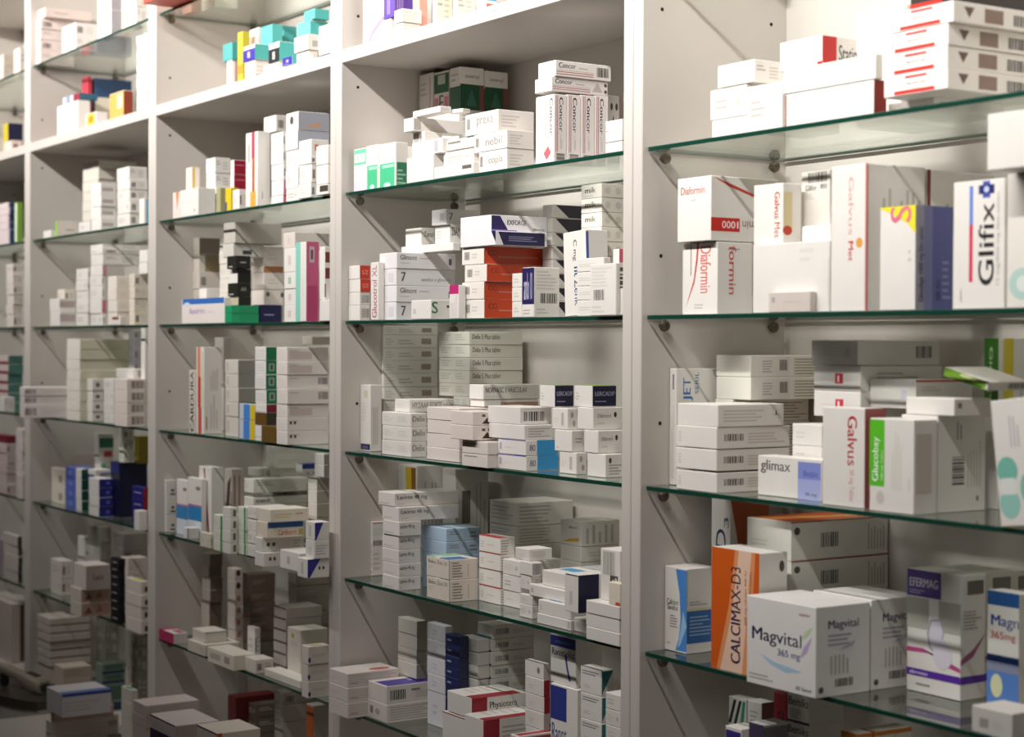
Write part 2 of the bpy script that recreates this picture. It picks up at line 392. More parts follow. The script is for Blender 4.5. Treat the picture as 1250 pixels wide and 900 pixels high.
carton(B5, 'tall white carton, faint red lettering', '', 1014.5, 1058, 1129, 199, d=.02,
       ops=[('F', 't', .5, .52, .64, .92, 'dfa8a2', ('Galvus', 3)), ('F', 't', .5, .34, .64, .48, 'c8453f', ('Met', 3)), ('F', 'o', .72, .43, .9, .5, 'e0a24a'), ('F', 'r', .97, 0, 1, 1, 'dc8a84'),
            ('S', 'm', .25, .55, .95, .86, 'aaa49b', 7), ('S', 'r', .0, 0, .03, 1, 'dc8a84')])
carton(B5, 'tall white carton, dark red edge', 'behind the faintly lettered tall carton', 1090, 1132, 1212, 207, d=.125,
       ops=[('S', 'r', .0, 0, .05, 1, '7d2620'), ('S', 'm', .25, .55, .95, .8, 'aaa49b', 6)])
carton(B5, 'white and lavender-blue carton, yellow corner', '', 1074, 1118, 1163, 250, d=.014,
       ops=[('S', 'r', 0, 0, .22, 1, '9a98a8'), ('S', 'r', .22, 0, .45, 1, '767aa4'), ('S', 'r', .45, 0, 1, 1, '565c94'),
            ('F', 'p', .0, .70, 1, 1, 'e9e23a', [(0, .96), (.4, .72), (.75, .45), (1, .1), (1, 1), (0, 1)]), ('F', 't', .30, .84, .88, 1.0, 'e0768a', ('S', 1)), ('F', 'l', .8, .45, .9, .6, 'b9b4ac', 2),
            ('S', 't', .08, .08, .24, .8, '26233a', ('Glucofage 1000 mg film tablet', 1)), ('S', 't', .55, .1, .66, .3, '26233a', ('100 film', 1)), ('S', 'l', .72, .1, .95, .5, '454b82', 6)])
carton(B5, 'white carton with upright black lettering', 'beside the lavender-blue carton', 1163.5, 1227, None, 217, d=.022, L=.1,
       ops=[('F', 'r', .32, .66, .39, .96, '6a86d2'), ('F', 'r', .32, .21, .39, .66, 'd23a5a'), ('F', 't', .50, .18, .80, .82, '2b2927', ('Glifix', 1)), ('F', 'r', .58, .86, .72, .99, '4a58b0'), ('F', 'r', .50, .89, .80, .96, '26306e'),
            ('F', 'o', .60, .90, .70, .95, 'c8d0ee'), ('F', 't', .84, .18, .92, .9, 'bdb5ae', ('15 mg/850 mg film tablet', 1)), ('F', 't', .14, .06, .18, .16, 'a39d95', ('tablet', 1))])
w1 = carton(B5, 'pale carton with faint teal rings', 'cut by the right picture edge', 1229, 1292, None, 207, d=.015, L=.11, body='e9e4dc',
       ops=[('F', 'o', .05, .06, .6, .30, 'b8d4cc'), ('F', 'o', .2, .12, .45, .24, 'dfe6e0')])
carton(B5, 'blank white carton', 'overhanging the upright black-lettered carton', 1205, 1290, None, 128, d=-.03, zb=w1.zt+.0005, L=.11, ops=[])

C5 = (5, 'C')
carton(C5, 'thin upright carton with blue letters', 'against the side wall', 805, 825, 884, 450, yb=592.5,
       ops=[('F', 'm', .2, .05, .7, .7, 'b4aea5', 4), ('F', 'r', .42, .82, .68, .95, '8a8298'), ('S', 't', .14, .72, .34, .92, '2f72b4', ('JET', 1)), ('S', 't', .38, .78, .46, .97, '5a86a8', ('SERIL', 1)), ('S', 'b', .9, .3, .96, .95, '8a857e', True)])
BAR = lambda i: [('F', 'l', .06, .25, .16, .75, 'c0bab2', 4), ('S', 'b', .10, .35, .36, .68, '4a4540'), ('S', 'l', .42, .2, .95, .75, 'bdb0a8', 4)]
stack(C5, 'white barcoded carton', 'the four-high left pile', 825.5, 875, 964, [576, 549, 522, 494.5], yb=602.5, ops=BAR, body='efe9e3', jit=.5,
      special={3: dict(dx=2, xr=957, ops=[('S', 'l', .08, .2, .7, .8, 'c0b2aa', 4), ('S', 'p', .82, .3, .94, .75, '57514c', [(.5, 1), (.4, .5), (0, .45), (1, .45), (.6, .5)])])})
stack(C5, 'cream carton with dense print', 'the rear pile', 874, 916, 1010, [572, 545, 517, 489, 461, 434], d=.115, body='efece2',
      ops=lambda i: [('S', 'r', .02, .05, .5, .95, 'e6e0d8'), ('S', 'l', .15, .2, .3, .8, '8f8981', 5), ('S', 'b', .37, .3, .47, .8, '2b2927') if i > 3 else ('S', 'l', .37, .3, .47, .6, '8f8981', 2), ('S', 'l', .56, .1, .98, .9, '8d8768', 6)])
carton(C5, 'white carton with grey lettering and violet patch', '', 925, 1003, None, 562, d=.05, L=.03,
       ops=[('F', 't', .05, .56, .52, .90, '5a5650', 'glimax'), ('F', 'r', .64, .0, .99, .92, 'a8b0e0'), ('F', 'r', .64, .5, .99, .92, '8490d2'), ('F', 't', .72, .56, .95, .72, '5560b0', 'filmtablet'), ('F', 't', .75, .08, .93, .18, '6a6660', '30 mg')])
stack(C5, 'small white carton', 'the pair behind the violet patch', 967, 1003, None, [574, 546, 519], d=.085, L=.08, jit=.3)
RS = lambda i: [('F', 'l', .15, .46, .85, .52, 'eec8c8', 1), ('F', 'r', .47, .3, .64, .7, 'd23a48'), ('F', 'r', .52, .36, .56, .62, 'f2efe9'), ('S', 'l', .2, .3, .7, .8, '8f8981', 3)]
stack(C5, 'white carton with red square', 'the tall central pile', 993, 1050, 1150, [575, 543, 511, 479, 447, 415.5], d=.085, ops=RS, jit=.6,
      special={5: dict(look='long white carton with barcode', dx=-3, ops=[('F', 'l', .3, .35, .6, .6, 'ddd7e0', 2), ('F', 'r', .72, .35, .84, .7, 'd5d0d8'), ('S', 'b', .70, .30, .90, .78, '4a4540')])})
carton(C5, 'white carton with dark red lettering', '', 1004, 1055, None, 499, yb=621.5, L=.035,
       ops=[('F', 't', .60, .42, .82, .92, 'b5182a', ('Galvus', 3)), ('F', 't', .62, .06, .76, .38, 'dba8a8', ('50 mg Tablet', 3)), ('S', 'r', 0, 0, 1, 1, 'a0544e')])
g1 = carton(C5, 'white carton with bright green panel', '', 1061.5, 1116, 1144, 513, d=.020,
       ops=[('F', 'r', .0, .27, .34, .985, '5ec22c'), ('F', 't', .06, .32, .24, .80, 'f4fbef', ('Glucobay', 1)), ('F', 't', .26, .34, .32, .66, 'd8f0c8', ('100 mg Tablet', 1)),
            ('F', 'o', .16, .08, .34, .22, 'd0cac2'), ('F', 'm', .5, .25, .75, .92, 'd5cfc6', 4), ('S', 'r', .1, .22, .75, .85, 'cfc3bb'), ('F', 'm', .88, .25, .92, .4, 'bdb6ae', 1)])
g2 = carton(C5, 'white carton with upright barcode', 'behind the green-panelled carton', 1100, 1145, 1203, 508, d=g1.p.y+g1.l+.002,
       ops=[('S', 'b', .30, .28, .55, .58, '57514c', True), ('S', 'm', .6, .25, .92, .85, 'bdb6ae', 5), ('S', 'm', .38, .75, .52, .95, '6a645e', 2), ('S', 'o', .8, .1, .86, .16, '8a847d')])
g3 = carton(C5, 'flat white carton', 'lying on the green-panelled carton', 1106, 1165, 1210, 487, d=.06, zb=max(g1.zt, g2.zt)+.0005, ops=[('S', 'r', .1, .45, .2, .75, '8a847d')])
carton(C5, 'white carton with red top line', 'behind the flat white carton', 1062, 1118, None, 464, yb=500, d=.10, L=.1, ops=[('F', 'r', .68, .35, .8, .65, 'd9d2e0'), ('S', 'r', .0, .92, 1, 1, 'b8564c'), ('S', 'l', .1, .6, .5, .8, 'b0a9a0', 2)])
carton(C5, 'tilted carton with green picture face', 'on the flat white carton', 1150, 1205, None, 466, d=.075, zb=g3.zt+.010, L=.07, tilt=14, body='d9d4cc',
       ops=[('F', 'r', 0, .0, .95, .96, '7ba63a'), ('F', 'p', 0, 0, .95, 1, '2e5a1c', [(.1, .1), (.4, .0), (.9, .05), (.95, .3), (.5, .2)]), ('F', 'o', .35, .5, .75, .9, 'dfe0a0'), ('S', 'b', .5, .2, .9, .8, '57514c')])
carton(C5, 'upright carton with dark green spine, yellow stripe', '', 1201, 1219, 1252, 413, d=.16, L=.09,
       ops=[('F', 'r', 0, .55, 1, 1, '3f7a2a'), ('F', 't', .3, .62, .6, .95, 'cfe0c0', ('Ginkgo', 3)), ('S', 'r', .1, 0, .3, 1, 'd8c832'), ('S', 'm', .4, .2, .9, .8, 'b9b4c4', 4)])
carton(C5, 'leaning white carton with teal circles', '', 1222, 1290, None, 492, yb=640, d=.004, L=.10, tilt=-7, zb=LEVEL['C']+.0005,
       ops=[('F', 'o', .02, .33, .40, .55, '7cbfae'), ('F', 'o', .02, .06, .40, .30, '9ccfc2'), ('F', 'o', .42, .16, .75, .42, '8cc6b8'), ('F', 'p', .08, .25, .34, .38, 'e6ebe6', [(0, 0), (1, 0), (1, 1), (0, 1)]),
            ('F', 'm', .30, .62, .5, .92, 'a8a4b4', 3)])

D5 = (5, 'D')
stack(D5, 'thin pale upright carton', 'the gap by the rear wall', 856, 871, 880, [612], d=.14, body='d9dbe0', ops=[('F', 'r', .1, .6, .2, .9, '8a857e')])
carton(D5, 'white carton with navy letter', 'behind the orange carton', 868, 892, 938, 610, d=.10, ops=[('F', 't', .25, .66, .75, .80, '2a2a5e', ('D', 1)), ('F', 't', .66, .81, .9, .88, '4a4a5e', ('3', 1)), ('S', 'p', 0, 0, 1, 1, 'a85a36', [(0, 1), (.3, .55), (.5, .8), (1, .78), (1, 1)])])
carton(D5, 'white and blue carton', 'beside the orange carton', 806, 838, 872, 695, yb=799,
       ops=[('F', 'p', .5, .02, 1, .98, '4a8ad2', [(.0, 1), (.35, .7), (.45, .4), (.3, .15), (0, 0), (1, 0), (1, 1)]), ('F', 'p', .6, .05, 1, .5, '9cc6ea', [(.6, 1), (.2, .3), (0, 0), (.3, .1), (1, .6)]),
            ('F', 't', .1, .55, .62, .62, '3a3733', 'Calcium'), ('F', 't', .12, .49, .6, .55, '3a3733', 'Sandoz'), ('F', 'l', .25, .28, .6, .44, '6a645e', 5), ('F', 'l', .1, .08, .4, .11, '8a847d', 1),
            ('S', 'r', 0, .12, 1, .50, '2f68a8'), ('S', 'r', 0, .50, 1, .53, 'd8d2a0'), ('S', 'l', .1, .2, .9, .45, '5a8abf', 6), ('S', 'l', .1, .56, .8, .62, '8a847d', 2), ('S', 'r', .0, .55, .03, .98, 'd8c870')])
carton(D5, 'orange carton with upright navy lettering', '', 868.5, 926, 961, 676, yb=828,
       ops=[('F', 'r', 0, 0, 1, 1, 'd9601c'), ('F', 'p', 0, 0, 1, 1, 'e89a66', [(.12, 0), (.80, 0), (.92, 1), (.5, 1), (.38, .55)]), ('F', 'p', 0, 0, 1, 1, 'f2cdb4', [(.2, 0), (.66, 0), (.84, 1), (.58, 1), (.45, .5)]),
            ('F', 't', .42, .07, .62, .86, '2a2447', ('CALCIMAX-D3', 1)), ('F', 't', .70, .40, .76, .84, '9c5a3c', ('600 mg calcium 400 IU', 1)), ('F', 't', .80, .45, .84, .84, '9c5a3c', ('vitamin film tablet', 1)), ('S', 'o', .7, .84, .88, .93, '57514c')])
BIGW = lambda i: [('S', 'o', .03, .66, .09, .86, '57514c'), ('S', 'b', .30, .30, .48, .68, '57514c'), ('S', 'm', .78, .15, .97, .85, 'a39d95', 6), ('S', 'r', 0, .97, 1, 1, 'a84a38'), ('F', 'l', .1, .3, .5, .5, 'd5cfc6', 2), ('T', 'r', .03, .03, .97, .97, 'd9601c'), ('T', 'p', 0, 0, 1, 1, 'f0a860', [(.2, 0), (.5, .1), (.9, .9), (.6, 1)])]
bw = stack(D5, 'long white carton with orange top', 'the pile behind the orange carton', 912, 966, 1101, [776, 731, 686, 638], d=.085, ops=BIGW, body='f0ece4', jit=.3)
MV = [('F', 't', .08, .47, .80, .66, '2a2350', 'Magvital'), ('F', 't', .46, .36, .78, .46, '4a4290', '365 mg'), ('F', 'p', .2, .2, .84, .42, 'b4d4ec', [(0, .75), (.25, .3), (.6, .05), (.95, .25), (.7, .35), (.35, .45)]),
      ('F', 'p', .78, .4, .95, .7, 'c9b4dc', [(0, 0), (.6, .3), (1, .9), (.3, .45)]), ('F', 'p', .8, .6, .95, .78, 'd2e2b8', [(0, 0), (.7, .5), (1, 1), (.3, .6)]), ('F', 'l', .04, .06, .4, .14, 'a39d95', 2), ('F', 't', .72, .05, .95, .09, '57514c', '30 Saset'), ('F', 't', .76, .88, .92, .91, 'b06a60', 'tablet'),
      ('S', 't', .22, .72, .78, .84, '4a4470', 'Magvital'), ('S', 'l', .22, .55, .75, .70, '8a84a0', 3), ('S', 'p', .4, .5, .85, .82, 'c2c4d8', [(0, 0), (.6, .1), (1, 1), (.7, .3)]), ('S', 'm', .25, .24, .62, .46, 'a39d95', 5), ('S', 'b', .35, .10, .68, .19, '57514c'), ('S', 'o', .05, .05, .14, .12, '57514c')]
m1 = carton(D5, 'big white cube carton with purple lettering', '', 911.5, 995.5, 1062, 742, yb=853.5, ops=MV, body='f2efec')
carton(D5, 'white cube carton', 'behind the purple-lettered cube', 992, 1064, 1125, 733, d=m1.p.y+m1.l+.003, ops=MV, body='eeeae6')
EF = [('F', 'r', 0, .78, .64, .995, '4a2a86'), ('F', 't', .05, .86, .58, .93, 'e6e0f0', 'EFERMAG'), ('F', 'l', .05, .80, .35, .84, '8a70b4', 2), ('F', 'r', 0, .52, 1, .77, 'b4b2a8'), ('F', 'r', .42, .3, .60, .78, 'eceae6'),
      ('F', 'p', .38, .34, .7, .64, 'b0aab8', [(.2, .9), (.0, .5), (.15, .1), (.5, 0), (.85, .2), (1, .6), (.8, .95)]), ('F', 'p', .42, .36, .68, .62, 'e0dcea', [(.2, .9), (.0, .5), (.15, .1), (.5, 0), (.85, .2), (1, .6), (.8, .95)]),
      ('F', 'p', 0, .20, 1, .42, 'c04a8a', [(0, .72), (.3, .75), (.55, .55), (.8, .2), (1, .1), (1, .25), (.7, .4), (.4, .6), (0, .55)]), ('F', 'o', .5, .22, .85, .46, 'dcd8e4'), ('F', 'r', 0, .13, 1, .19, '5a2aa0'), ('F', 't', .06, .145, .4, .175, 'e6e0f0', 'efervesan'), ('F', 'l', .18, .05, .5, .09, '6a645e', 1),
      ('S', 'r', 0, .13, 1, .19, '5a2aa0'), ('S', 'p', 0, .25, 1, .55, 'a05a86', [(0, .1), (.5, .3), (1, .9), (.5, .5), (0, .25)]), ('S', 'l', .1, .56, .9, .72, '8a847d', 6), ('S', 'r', .25, .84, .9, .95, '6a645e')]
EFp = carton(D5, 'white and purple carton with white lettering', '', 1107, 1172, 1203, 703, yb=856.5, ops=EF, body='eae6e0')
carton(D5, 'purple carton with dark top', 'first behind the white-lettered carton', 1150, 1203, 1232, 699, d=EFp.p.y+EFp.l+.002, ops=EF, body='cfcabf', L=.05)
carton(D5, 'purple carton with dark top', 'second behind the white-lettered carton', 1186, 1236, 1262, 697, d=EFp.p.y+EFp.l+.056, ops=EF, body='cfcabf', L=.05)
carton(D5, 'blue and white carton with navy bands', '', 1205, 1243, 1262, 726, yb=872,
       ops=[('F', 'r', 0, .88, 1, 1, '2a5a9a'), ('F', 'r', 0, .0, 1, .32, '5a86cf'), ('F', 'r', 0, .40, 1, .46, '24407c'), ('F', 't', .12, .68, 1, .8, '2f4a9a', 'Magn'), ('F', 't', .1, .58, .9, .66, 'c0503a', '365mg'), ('F', 'o', .12, .1, .5, .3, 'dfe2b8'), ('F', 'r', 0, .32, 1, .40, '8a92ac')])
carton(D5, 'white carton with green and yellow bands', 'at the right picture edge', 1238, 1300, None, 722, yb=905, L=.09, d=-.004,
       ops=[('F', 'r', .02, .86, .9, .885, '3a7a3a'), ('F', 'r', .02, .82, .9, .85, 'd8c832'), ('F', 'r', .02, .78, .9, .80, '9a5aa0'), ('F', 'r', .0, .16, 1, .24, '7a4a9a')])
carton(D5, 'small white carton overhanging the shelf front', '', 1186, 1236, None, 872, d=-.035, yb=905, L=.05, ops=[('F', 'r', .2, .25, .42, .6, 'b4aaa4'), ('F', 'l', .5, .3, .85, .6, 'd5cbc4', 3)])

E5 = (5, 'E')
carton(E5, 'white carton with black green chevrons', '', 889, 911, 925, 855, d=.13, ops=[('F', 'p', 0, .78, 1, .98, '1f2a22', [(0, 0), (.3, 1), (.45, 1), (.15, 0)]), ('F', 'p', 0, .78, 1, .98, '1f2a22', [(.3, 0), (.6, 1), (.75, 1), (.45, 0)]), ('F', 'p', 0, .78, 1, .98, '3a9a7a', [(.65, 0), (.8, 1), (.95, 1), (.85, 0)])])
carton(E5, 'white carton with brown side', 'behind the purple-ended carton', 912, 930, 945, 859, d=.10, ops=[('S', 'r', 0, 0, 1, 1, '8a6a5a'), ('F', 'l', .2, .84, .8, .94, 'a39d95', 3)])
carton(E5, 'red carton', 'under the fourth shelf', 944, 960, 975, 848, d=.10, body='b8404a', ops=[('F', 't', .3, .8, .8, .88, '6a2028', ('e', 1))])
stack(E5, 'white carton with black lettering', 'the dark pile', 961, 988, 1030, [955, 921, 887, 852], d=.09, ops=lambda i: [('F', 't', .05, .60, .95, .9, '3a3733', 'Bemiks'), ('F', 'l', .1, .15, .8, .5, '6a645e', 4), ('F', 'r', 0, 0, 1, .08, '2a2a4a')], jit=.3)
carton(E5, 'white carton with purple end', 'at the shelf front', 885, 905, 930, 891, d=.03, ops=[('F', 'r', .04, .70, .96, .97, '3f2f86'), ('F', 't', .2, .82, .8, .9, 'cfc8e8', 'Ventolin')])
carton(E5, 'white-topped dark-sided carton', 'beside the purple-ended carton', 914, 932, 962, 886, d=.03, body='d8d2d0', ops=[('F', 'r', 0, 0, 1, 1, '4a3f5a'), ('S', 'r', 0, 0, 1, .98, '8a848e')])
for i, (a, b_, c_) in enumerate(((1026, 1046, 1064), (1050, 1068, 1092), (1070, 1090, 1112))):
    carton(E5, 'cream carton with orange outline', 'under the purple-lettered cube', a, b_, c_, 897-i*3, d=.06+.035*i, body='e8dfd0', ops=[('F', 'r', 0, 0, .1, 1, 'd07a2a'), ('F', 'r', 0, .96, 1, 1, 'd07a2a'), ('S', 'r', 0, .97, 1, 1, 'd07a2a'), ('T', 'r', .0, .0, 1, .1, 'd07a2a')])
# ------------------------------------------------------------------ fourth bay
W4 = (4, 'W')
carton(W4, 'tall white carton with lavender swoosh', 'beside the side panel', 443, 468, None, -40, d=.03, L=.10, ops=[('F', 'm', .28, .1, .4, .95, 'b0aad0', 1), ('F', 'p', .2, .02, 1, .4, '9a8ae0', [(0, 0), (.3, .5), (1, .9), (1, .75), (.4, .35), (.15, 0)])])
p = carton(W4, 'small white carton', 'under the purple carton', 468.5, 477, 483, 22, d=.03, ops=[('F', 'r', .4, .1, .7, .8, 'cfc9c0')])
carton(W4, 'purple carton', 'standing on a small white carton', 468.5, 482, 504, -25, d=.028, zb=p.zt+.0004, body='5a3aa0', ops=[('F', 'm', .3, .1, .6, .9, '8a70c8', 3), ('S', 'm', .1, .1, .5, .9, '8a70c8', 4)])
stack(W4, 'white carton with grey-striped side', 'the pair beside the purple carton', 482, 492, 520, [27, 10], d=.012, ops=[('S', 'l', .02, .1, .98, .9, 'd5c6bc', 3)])
carton(W4, 'pink-red carton', 'behind the grey-striped pair', 504, 512, 522, -20, d=.05, body='e8a090', ops=[('F', 'o', .1, .1, .9, .5, 'd84a3a')])
carton(W4, 'cream carton', 'right of the grey-striped pair', 528, 533, 552, -16, d=.02, body='ece6d2')
carton(W4, 'pale pink carton', 'right of the cream carton', 553, 558, 580, -12, d=.04, body='ead9d0')
carton(W4, 'white and blue carton with orange strip', '', 582, 586, 606, -20, d=.03, ops=[('S', 'r', 0, .5, 1, 1, '5aa0dc'), ('S', 'r', .4, .2, 1, .4, 'dc6a4a')])

A4 = (4, 'A')
carton(A4, 'teal-topped carton with pink foot', 'by the side panel', 432, 447, None, 180, d=.02, L=.09, ops=[('F', 'r', .05, .62, .98, .98, '6fcaa8'), ('F', 'r', .1, .68, .9, .88, 'eef4ee'), ('F', 'r', .02, .0, .98, .25, 'ecd4ec'), ('F', 't', .2, .72, .8, .84, '8ab4a0', 'norva')])
TEAL = [('F', 'r', .06, .0, .94, .55, '4cc08c'), ('F', 'r', .2, .45, .9, .52, 'a8e4c8'), ('S', 'r', .1, .0, 1, .55, '2f7a5a'), ('S', 'l', .15, .05, .9, .42, '6aa88a', 4), ('F', 'o', .3, .0, .7, .12, 'c8f0dc')]
carton(A4, 'white and teal-green carton', 'next to the pink-footed carton', 447.5, 461.5, None, 176, d=.02, L=.09, ops=TEAL)
carton(A4, 'white and teal-green carton', 'with its green side showing', 462.5, 483, 498, 173, d=.022, ops=TEAL)
q1 = carton(A4, 'large blank white carton', 'at the foot of the white heap', 496.5, 529, None, 188, d=.012, L=.12, ops=[])
q2 = carton(A4, 'white carton with grey bar', 'second in the white heap', 503, 540, None, 168, d=.014, zb=q1.zt+.0004, L=.12, ops=[('F', 'r', .74, .15, .86, .9, 'bdb8c0')])
q3 = carton(A4, 'small barcoded carton', 'in the white heap', 504, 518, 540, 160, d=.03, zb=q2.zt+.0004, ops=[('F', 'b', .1, .1, .8, .9, '8a847d')])
q4 = carton(A4, 'long white carton with grey-barred side', 'high in the white heap', 493, 505, 566, 143, d=.015, zb=q3.zt+.0004, ops=[('S', 'b', .0, .1, .14, .9, 'a8a29a'), ('S', 'l', .2, .3, .5, .6, 'cfc9c0', 2)])
carton(A4, 'white carton', 'topmost of the white heap', 504, 537, 551, 129, d=.02, zb=q4.zt+.0004, ops=[('S', 'l', .1, .2, .9, .8, 'b4aea5', 3)])
carton(A4, 'small tipped white carton', 'on the white heap', 548, 565, 574, 132, d=.05, zb=q4.zt+.0004, yaw=12)
m1_ = carton(A4, 'flat white carton', 'at the shelf front of the white heap', 530, 578, None, 197, d=.01, L=.1, ops=[('F', 'r', .72, .5, .95, .8, '6a645e')])
m2_ = carton(A4, 'white carton', 'middle of the white heap, lower', 541.5, 578, None, 179, d=.02, zb=m1_.zt+.0004, L=.1)
m3_ = carton(A4, 'white carton', 'middle of the white heap, upper', 543, 580, None, 162, d=.022, zb=m2_.zt+.0004, L=.09, ops=[('F', 'r', .05, .6, .5, .8, '8a847d')])
stack(A4, 'white carton with fine grey print', 'the pile beside the red-lined row', 579, 619, 652, [181, 158, 133], d=.02, body='efe8e2', jit=.4, special={2: dict(xl=568, xe=608)},
      ops=lambda i: [('F', 't', .35, .3, .85, .75, '9a948c', ('copla', 'nebil', 'prexa')[i]), ('F', 'b', .05, .3, .15, .8, '8a847d'), ('S', 'l', .1, .2, .6, .8, 'c4b8b0', 4)])
CON = [('S', 'r', .16, .16, .20, .98, 'a8404a'), ('S', 'r', .27, .16, .31, .98, 'a8404a'), ('S', 't', .42, .45, .72, .96, '3a3440', ('Concor', 3)), ('S', 'm', .5, .2, .66, .42, 'a39d95', 2), ('S', 'b', .2, .0, .85, .14, '6a645e', True)]
prev = .018
for i, (xa, xb) in enumerate(((676, 692), (692, 709), (709, 726), (726, 741))):
    c = carton(A4, 'upright white carton with red lines', ('first', 'second', 'third', 'last')[i] + ' of the row', 654 + i*20, xa+.3, xb-.3, 114.5+i*.6, d=prev,
               ops=CON + ([('F', 'p', .45, .05, .85, .25, 'cc6a74', [(.4, 0), (1, .5), (.6, 1), (0, .5)]), ('F', 'r', .55, .25, .57, .95, '8a847d'), ('F', 'r', .68, .25, .70, .95, '8a847d'), ('F', 't', .78, .4, .95, .95, '6a6468', ('Concor', 3))] if i == 0 else []), body='f0e8e4')
    if i == 0: czt = c.zt
    prev = prev + c.l + .0008
CONL = [('S', 't', .06, .55, .36, .88, '2b2730', 'Concor'), ('S', 'l', .42, .55, .66, .7, 'a39d95', 1), ('S', 'r', .02, .28, .68, .32, 'a8404a'), ('S', 'r', .02, .14, .68, .18, 'a8404a'), ('S', 'r', .02, .40, .68, .42, 'c88a90')]
cl = carton(A4, 'white carton with red lines, lying', 'lower of two across the upright row', 653, 673.5, 742, 93, d=.016, zb=c.zt+.0008 if c.zt > czt else czt+.0008, ops=CONL + [('S', 'p', .72, .2, .9, .9, 'c8c0b8', [(0, 0), (1, 0), (.5, 1)]), ('S', 'o', .93, .6, .98, .85, '57514c'), ('S', 'o', .93, .15, .98, .4, '57514c')], body='f0e8e4')
carton(A4, 'white carton with red lines and barcode, lying', 'upper of two across the row', 657, 678, 746, 73, d=.02, zb=cl.zt+.0005, ops=CONL + [('S', 'b', .74, .2, .95, .8, '3a3733')], body='f2ece6')
carton(A4, 'white carton with dark marks', 'half behind the right side panel', 736, 742, 757, 116, d=.15, ops=[('S', 'o', .2, .8, .4, .9, '57514c'), ('S', 'o', .6, .8, .8, .9, '57514c'), ('S', 'p', .3, .55, .6, .75, '57514c', [(0, 0), (1, 0), (.5, 1)]), ('S', 'r', .9, 0, .95, 1, 'b0404a')])
stack(A4, 'blank white carton', 'the pile at the right side panel', 739, 759, None, [172, 158, 145], d=.012, L=.08, jit=.3, ops=[('F', 'l', .1, .4, .8, .55, 'dcd8e0', 1)])
gp = stack(A4, 'plain pale carton', 'the rear pile under the dark green cartons', 512, 560, 615, [190, 160, 133], d=.135, jit=.2)
GRN = [('F', 'r', .0, .0, 1, .55, '1f5a3c'), ('S', 'r', .0, .0, .8, .6, '1c4f36'), ('S', 'r', .8, .0, 1, .6, '7a4a48'), ('S', 't', .2, .72, .8, .84, '6a6864', 'coversyl'), ('S', 'p', .25, .1, .7, .5, '3a6a54', [(0, 0), (1, 0), (.5, 1)]), ('F', 'l', .15, .66, .85, .9, 'a39d95', 2)]
carton(A4, 'white carton with pale red lines', 'left of the dark green cartons', 511.5, 529, None, 88, d=.16, zb=gp[-1].zt+.0005, L=.08, ops=[('F', 'r', .75, .1, .8, .9, 'c8908c'), ('F', 'l', .1, .5, .6, .85, 'b8aea6', 3)])
carton(A4, 'dark green carton with pink foot', '', 530, 548, None, 85, d=.15, zb=gp[-1].zt+.0005, L=.08, body='e8d8d4', ops=[('F', 'r', .0, .5, 1, .95, '1f5a3c'), ('F', 'r', .25, .7, .75, .92, 'b8c4b8'), ('F', 'r', .05, .0, .3, .4, 'd87a90'), ('F', 'r', .7, .0, .95, .4, 'd87a90'), ('F', 't', .35, .1, .65, .45, '3a6a54', 'E')])
g4 = carton(A4, 'white and dark green carton', 'nearer of two at the back', 549, 562, 591, 81, d=.14, zb=gp[-1].zt+.0005, ops=GRN)
carton(A4, 'white and dark green carton', 'farther of two at the back', 578, 592, 620, 86, d=g4.p.y+g4.l+.001, zb=gp[-1].zt+.0005, ops=GRN)

B4 = (4, 'B')
stack(B4, 'white carton, small', 'the red-sided pile by the side panel', 421, 439.5, 452, [373, 357, 341, 324], d=.016, jit=.4,
      special={2: dict(look='white carton with red side'), 3: dict(look='white carton with red side')}, ops=lambda i: [('S', 'r', 0, .03, 1, 1, 'd2402e'), ('S', 't', .2, .3, .8, .7, 'e88a7a', ('xa', 1))] if i > 1 else [('S', 'b', .2, .2, .9, .8, '8a847d')])
carton(B4, 'thin white carton with upright crimson script', '', 452.5, 462, 470, 320, d=.009, L=.012, ops=[('F', 't', .2, .04, .8, .95, 'b0607a', ('Glucotrol XL', 1))])
DIA = lambda i: [('F', 'r', .55, .2, .85, .75, 'd9d4da') if i in (0, 2) else ('F', 'l', .2, .3, .5, .6, 'e0dce0', 2)] + ([('S', 't', .06, .55, .34, .86, '4a4650', 'Glimont'), ('S', 'l', .38, .6, .6, .76, '9a96a0', 1), ('S', 'l', .06, .3, .3, .42, 'a8a4ac', 1), ('S', 'r', .88, .3, .93, .7, '6a6670')] if i % 2 else [('S', 't', .08, .25, .16, .8, '3a3640', ('7', 0)), ('S', 't', .42, .22, .92, .5, '8a90a0', 'sandoz a glimont')])
dp = stack(B4, 'greyish-sided white carton with dark lettering', 'the four-high pile', 463, 484, 556, [369, 348.5, 328, 308], d=.022, ops=DIA, body='e8e5e6', jit=.4)
carton(B4, 'small white carton with green figure', 'at the shelf front', 502, 526, 548, 366, d=.0085, L=.04, ops=[('S', 't', .04, .3, .34, .9, '2a7a4a', 'S'), ('S', 'r', .78, .6, .9, .72, '3a3733'), ('F', 'r', .1, .3, .25, .55, 'cfc9c0')])
carton(B4, 'thin white carton with magenta top', '', 548.5, 560, None, 348, d=.0085, L=.014, ops=[('F', 'r', .02, .74, .98, 1, 'c42a72'), ('F', 'm', .15, .05, .85, .7, 'c4b8bc', 4)])
k0 = carton(B4, 'long white carton', 'behind the four-high pile', 490, 553, 562, 296, d=.075, zb=dp[-1].zt+.0006, ops=[])
k1 = carton(B4, 'small white carton', 'left one at the top rear', 495, 514, 531, 278, d=.085, zb=k0.zt+.0004, ops=[('S', 't', .2, .5, .9, .8, '6a645e', 'Tanol'), ('F', 'l', .2, .3, .6, .6, 'e0dad2', 2)])
